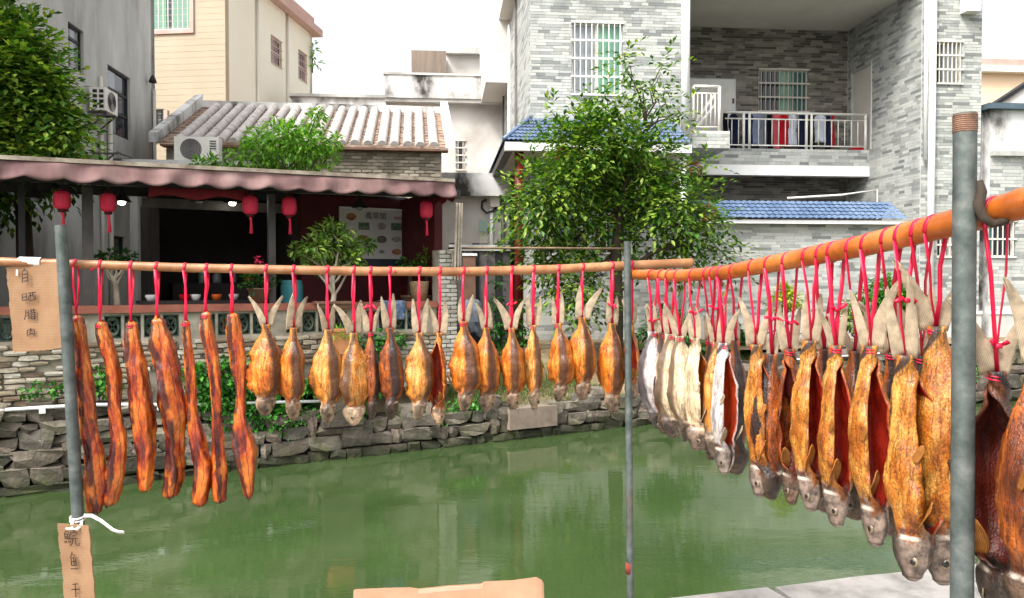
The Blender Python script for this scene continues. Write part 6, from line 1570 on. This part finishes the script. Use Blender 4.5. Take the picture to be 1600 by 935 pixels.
def card(name, label, corners, Y, th, seed, tilt=0):
    """corrugated board: outline with torn, slightly wavy edges, real thickness"""
    q = random.Random(seed); C_ = [at_y(x, y, Y) for x, y in corners]; t = thing(name, label, 'cardboard sign', W, (C_[2]+C_[3])/2)
    rows = []; n, m_ = 26, 14
    for i in range(n+1):
        v = i/n; row = []
        for j in range(m_+1):
            u = j/m_; p = C_[0].lerp(C_[1], u).lerp(C_[3].lerp(C_[2], u), v)
            if j in (0, m_): p = p + Vector((q.uniform(-.0016,.0016), 0, 0))
            if i in (0, n): p = p + Vector((0, 0, q.uniform(-.0015,.0015)))
            row.append(p + Vector((0, .004*math.sin(u*3+v*2)+tilt*v, 0)))
        rows.append(row)
    mb = MB(); mb.sheet(rows, th, sm=False); mb.build('board', M['card'], t)
    ux = (C_[1]-C_[0]).normalized(); uy = (C_[0]-C_[3]).normalized(); return t, ux, uy, Vector((0,-1,0))
def put(t, ux, uy, nrm, Y, items, th):
    for k, (ch, px, py, w, h) in enumerate(items):
        o = at_y(px, py, Y); write(t, ch, o+Vector((0,-th/2-.0042,0)), ux, uy, w/FPX*Y, h/FPX*Y, .0026, nrm, 7+k)
s1, ux, uy, nn = card('cardboard_sign', 'upright cardboard sign with four handwritten characters beside the left pole', [(10,418),(90,411),(98,545),(20,551)], 2.18, .004, 3)
put(s1, ux, uy, nn, 2.18, [('自',36,442,13,22),('晒',37,472,22,14),('腊',41,500,18,17),('肉',44,526,14,13)], .004)
MB().add(*(lambda c: ([c+Vector((-.003,-.0045,-.008)), c+Vector((.002,-.0045,-.009)), c+Vector((.003,-.0045,.007)), c+Vector((-.002,-.0045,.008))], [(0,1,2,3)]))(at_y(28,426,2.18))).build('scuff', M['paper'], s1)
a = at_y(31, 409, row_y(40)); b = at_y(65, 410, row_y(60))
props(MB().tube([a, b], .0134, 14, cap=False).build('paper_tape', M['paper'], None), 'white paper tape wrapped round the pale bamboo above the cardboard sign', 'tape')
s2, ux, uy, nn = card('cardboard_sign', 'narrow cardboard sign with three handwritten characters tied low on the left pole', [(90,819),(139,822),(158,1010),(106,1010)], 2.125, .004, 5)
put(s2, ux, uy, nn, 2.125, [('鯇',103,851,22,24),('鱼',112,889,13,28),('干',114,931,14,23)], .004)
q0 = at_y(103, 826, 2.118); q1 = at_y(122, 827, 2.118); MB().bar(q0, q1, .003, .004).build('staple_tape', M['paper'], s2)
tie = thing('white_tie', 'white plastic tie knotted on the left pole above the narrow sign', 'tie', W, at_y(122, 815, 2.16))
mb = MB(); strip(mb, [at_y(x, y, Yv) for x, y, Yv in ((131,806,2.14),(143,806,2.13),(158,814,2.12),(176,828,2.115),(184,831,2.115),(194,832,2.11))], .009, .3, -.3); mb.build('loose_end', M['paper'], tie)
mb = MB(); c_ = at_y(121, 810, 2.16)
for k in (-1, 1): mb.tube([c_+Vector((.0172*math.cos(a), .0172*math.sin(a), .004*k+.003*math.sin(a))) for a in [2*PI*j/16 for j in range(17)]], .003, 6, cap=False)
mb.build('wrap', M['paper'], tie)
for x in (110, 127): pass
mb = MB(); strip(mb, [at_y(113,815,2.14), at_y(112,822,2.13), at_y(112,827,2.121)], .008, .2, .1); strip(mb, [at_y(128,813,2.14), at_y(127,820,2.13), at_y(121,827,2.121)], .008, -.2, .1); mb.build('loop', M['paper'], tie)
# cardboard leaning on the parapet at the bottom of the view
t = thing('cardboard_sheet', 'torn peach coloured cardboard sheet leaning on the near parapet', 'cardboard', W, at_y(700, 935, 1.9))
M['torn'] = mat('torn_card_face', [srgb(176,146,120), srgb(194,166,142)], 20, .9, .2)
edge = [(553,922),(556,921),(600,919),(640,918),(654,920),(700,915),(752,912),(756,909),(800,907),(838,902),(846,906),(849,912)]
topv = [at_y(x, y, 1.95) for x, y in edge]; rows = []
for k in range(10):
    f = k/9; rows.append([Vector((p.x, p.y-.22*f, p.z+(NZ+.004-p.z)*f)) for p in topv])
mb = MB(); mb.sheet(rows, .006, sm=False); mb.build('board', mat('peach_cardboard', [srgb(142,106,82), srgb(162,128,102)], 9, .9, .15, 60), t)
mb = MB(); mb.sheet([[topv[i]+Vector((0,-.006,-.001)) , topv[i]+Vector((0,-.004,-.018+.004*math.sin(i)))] for i in range(4, 8)], .002, sm=False); mb.build('torn_strip', M['torn'], t)
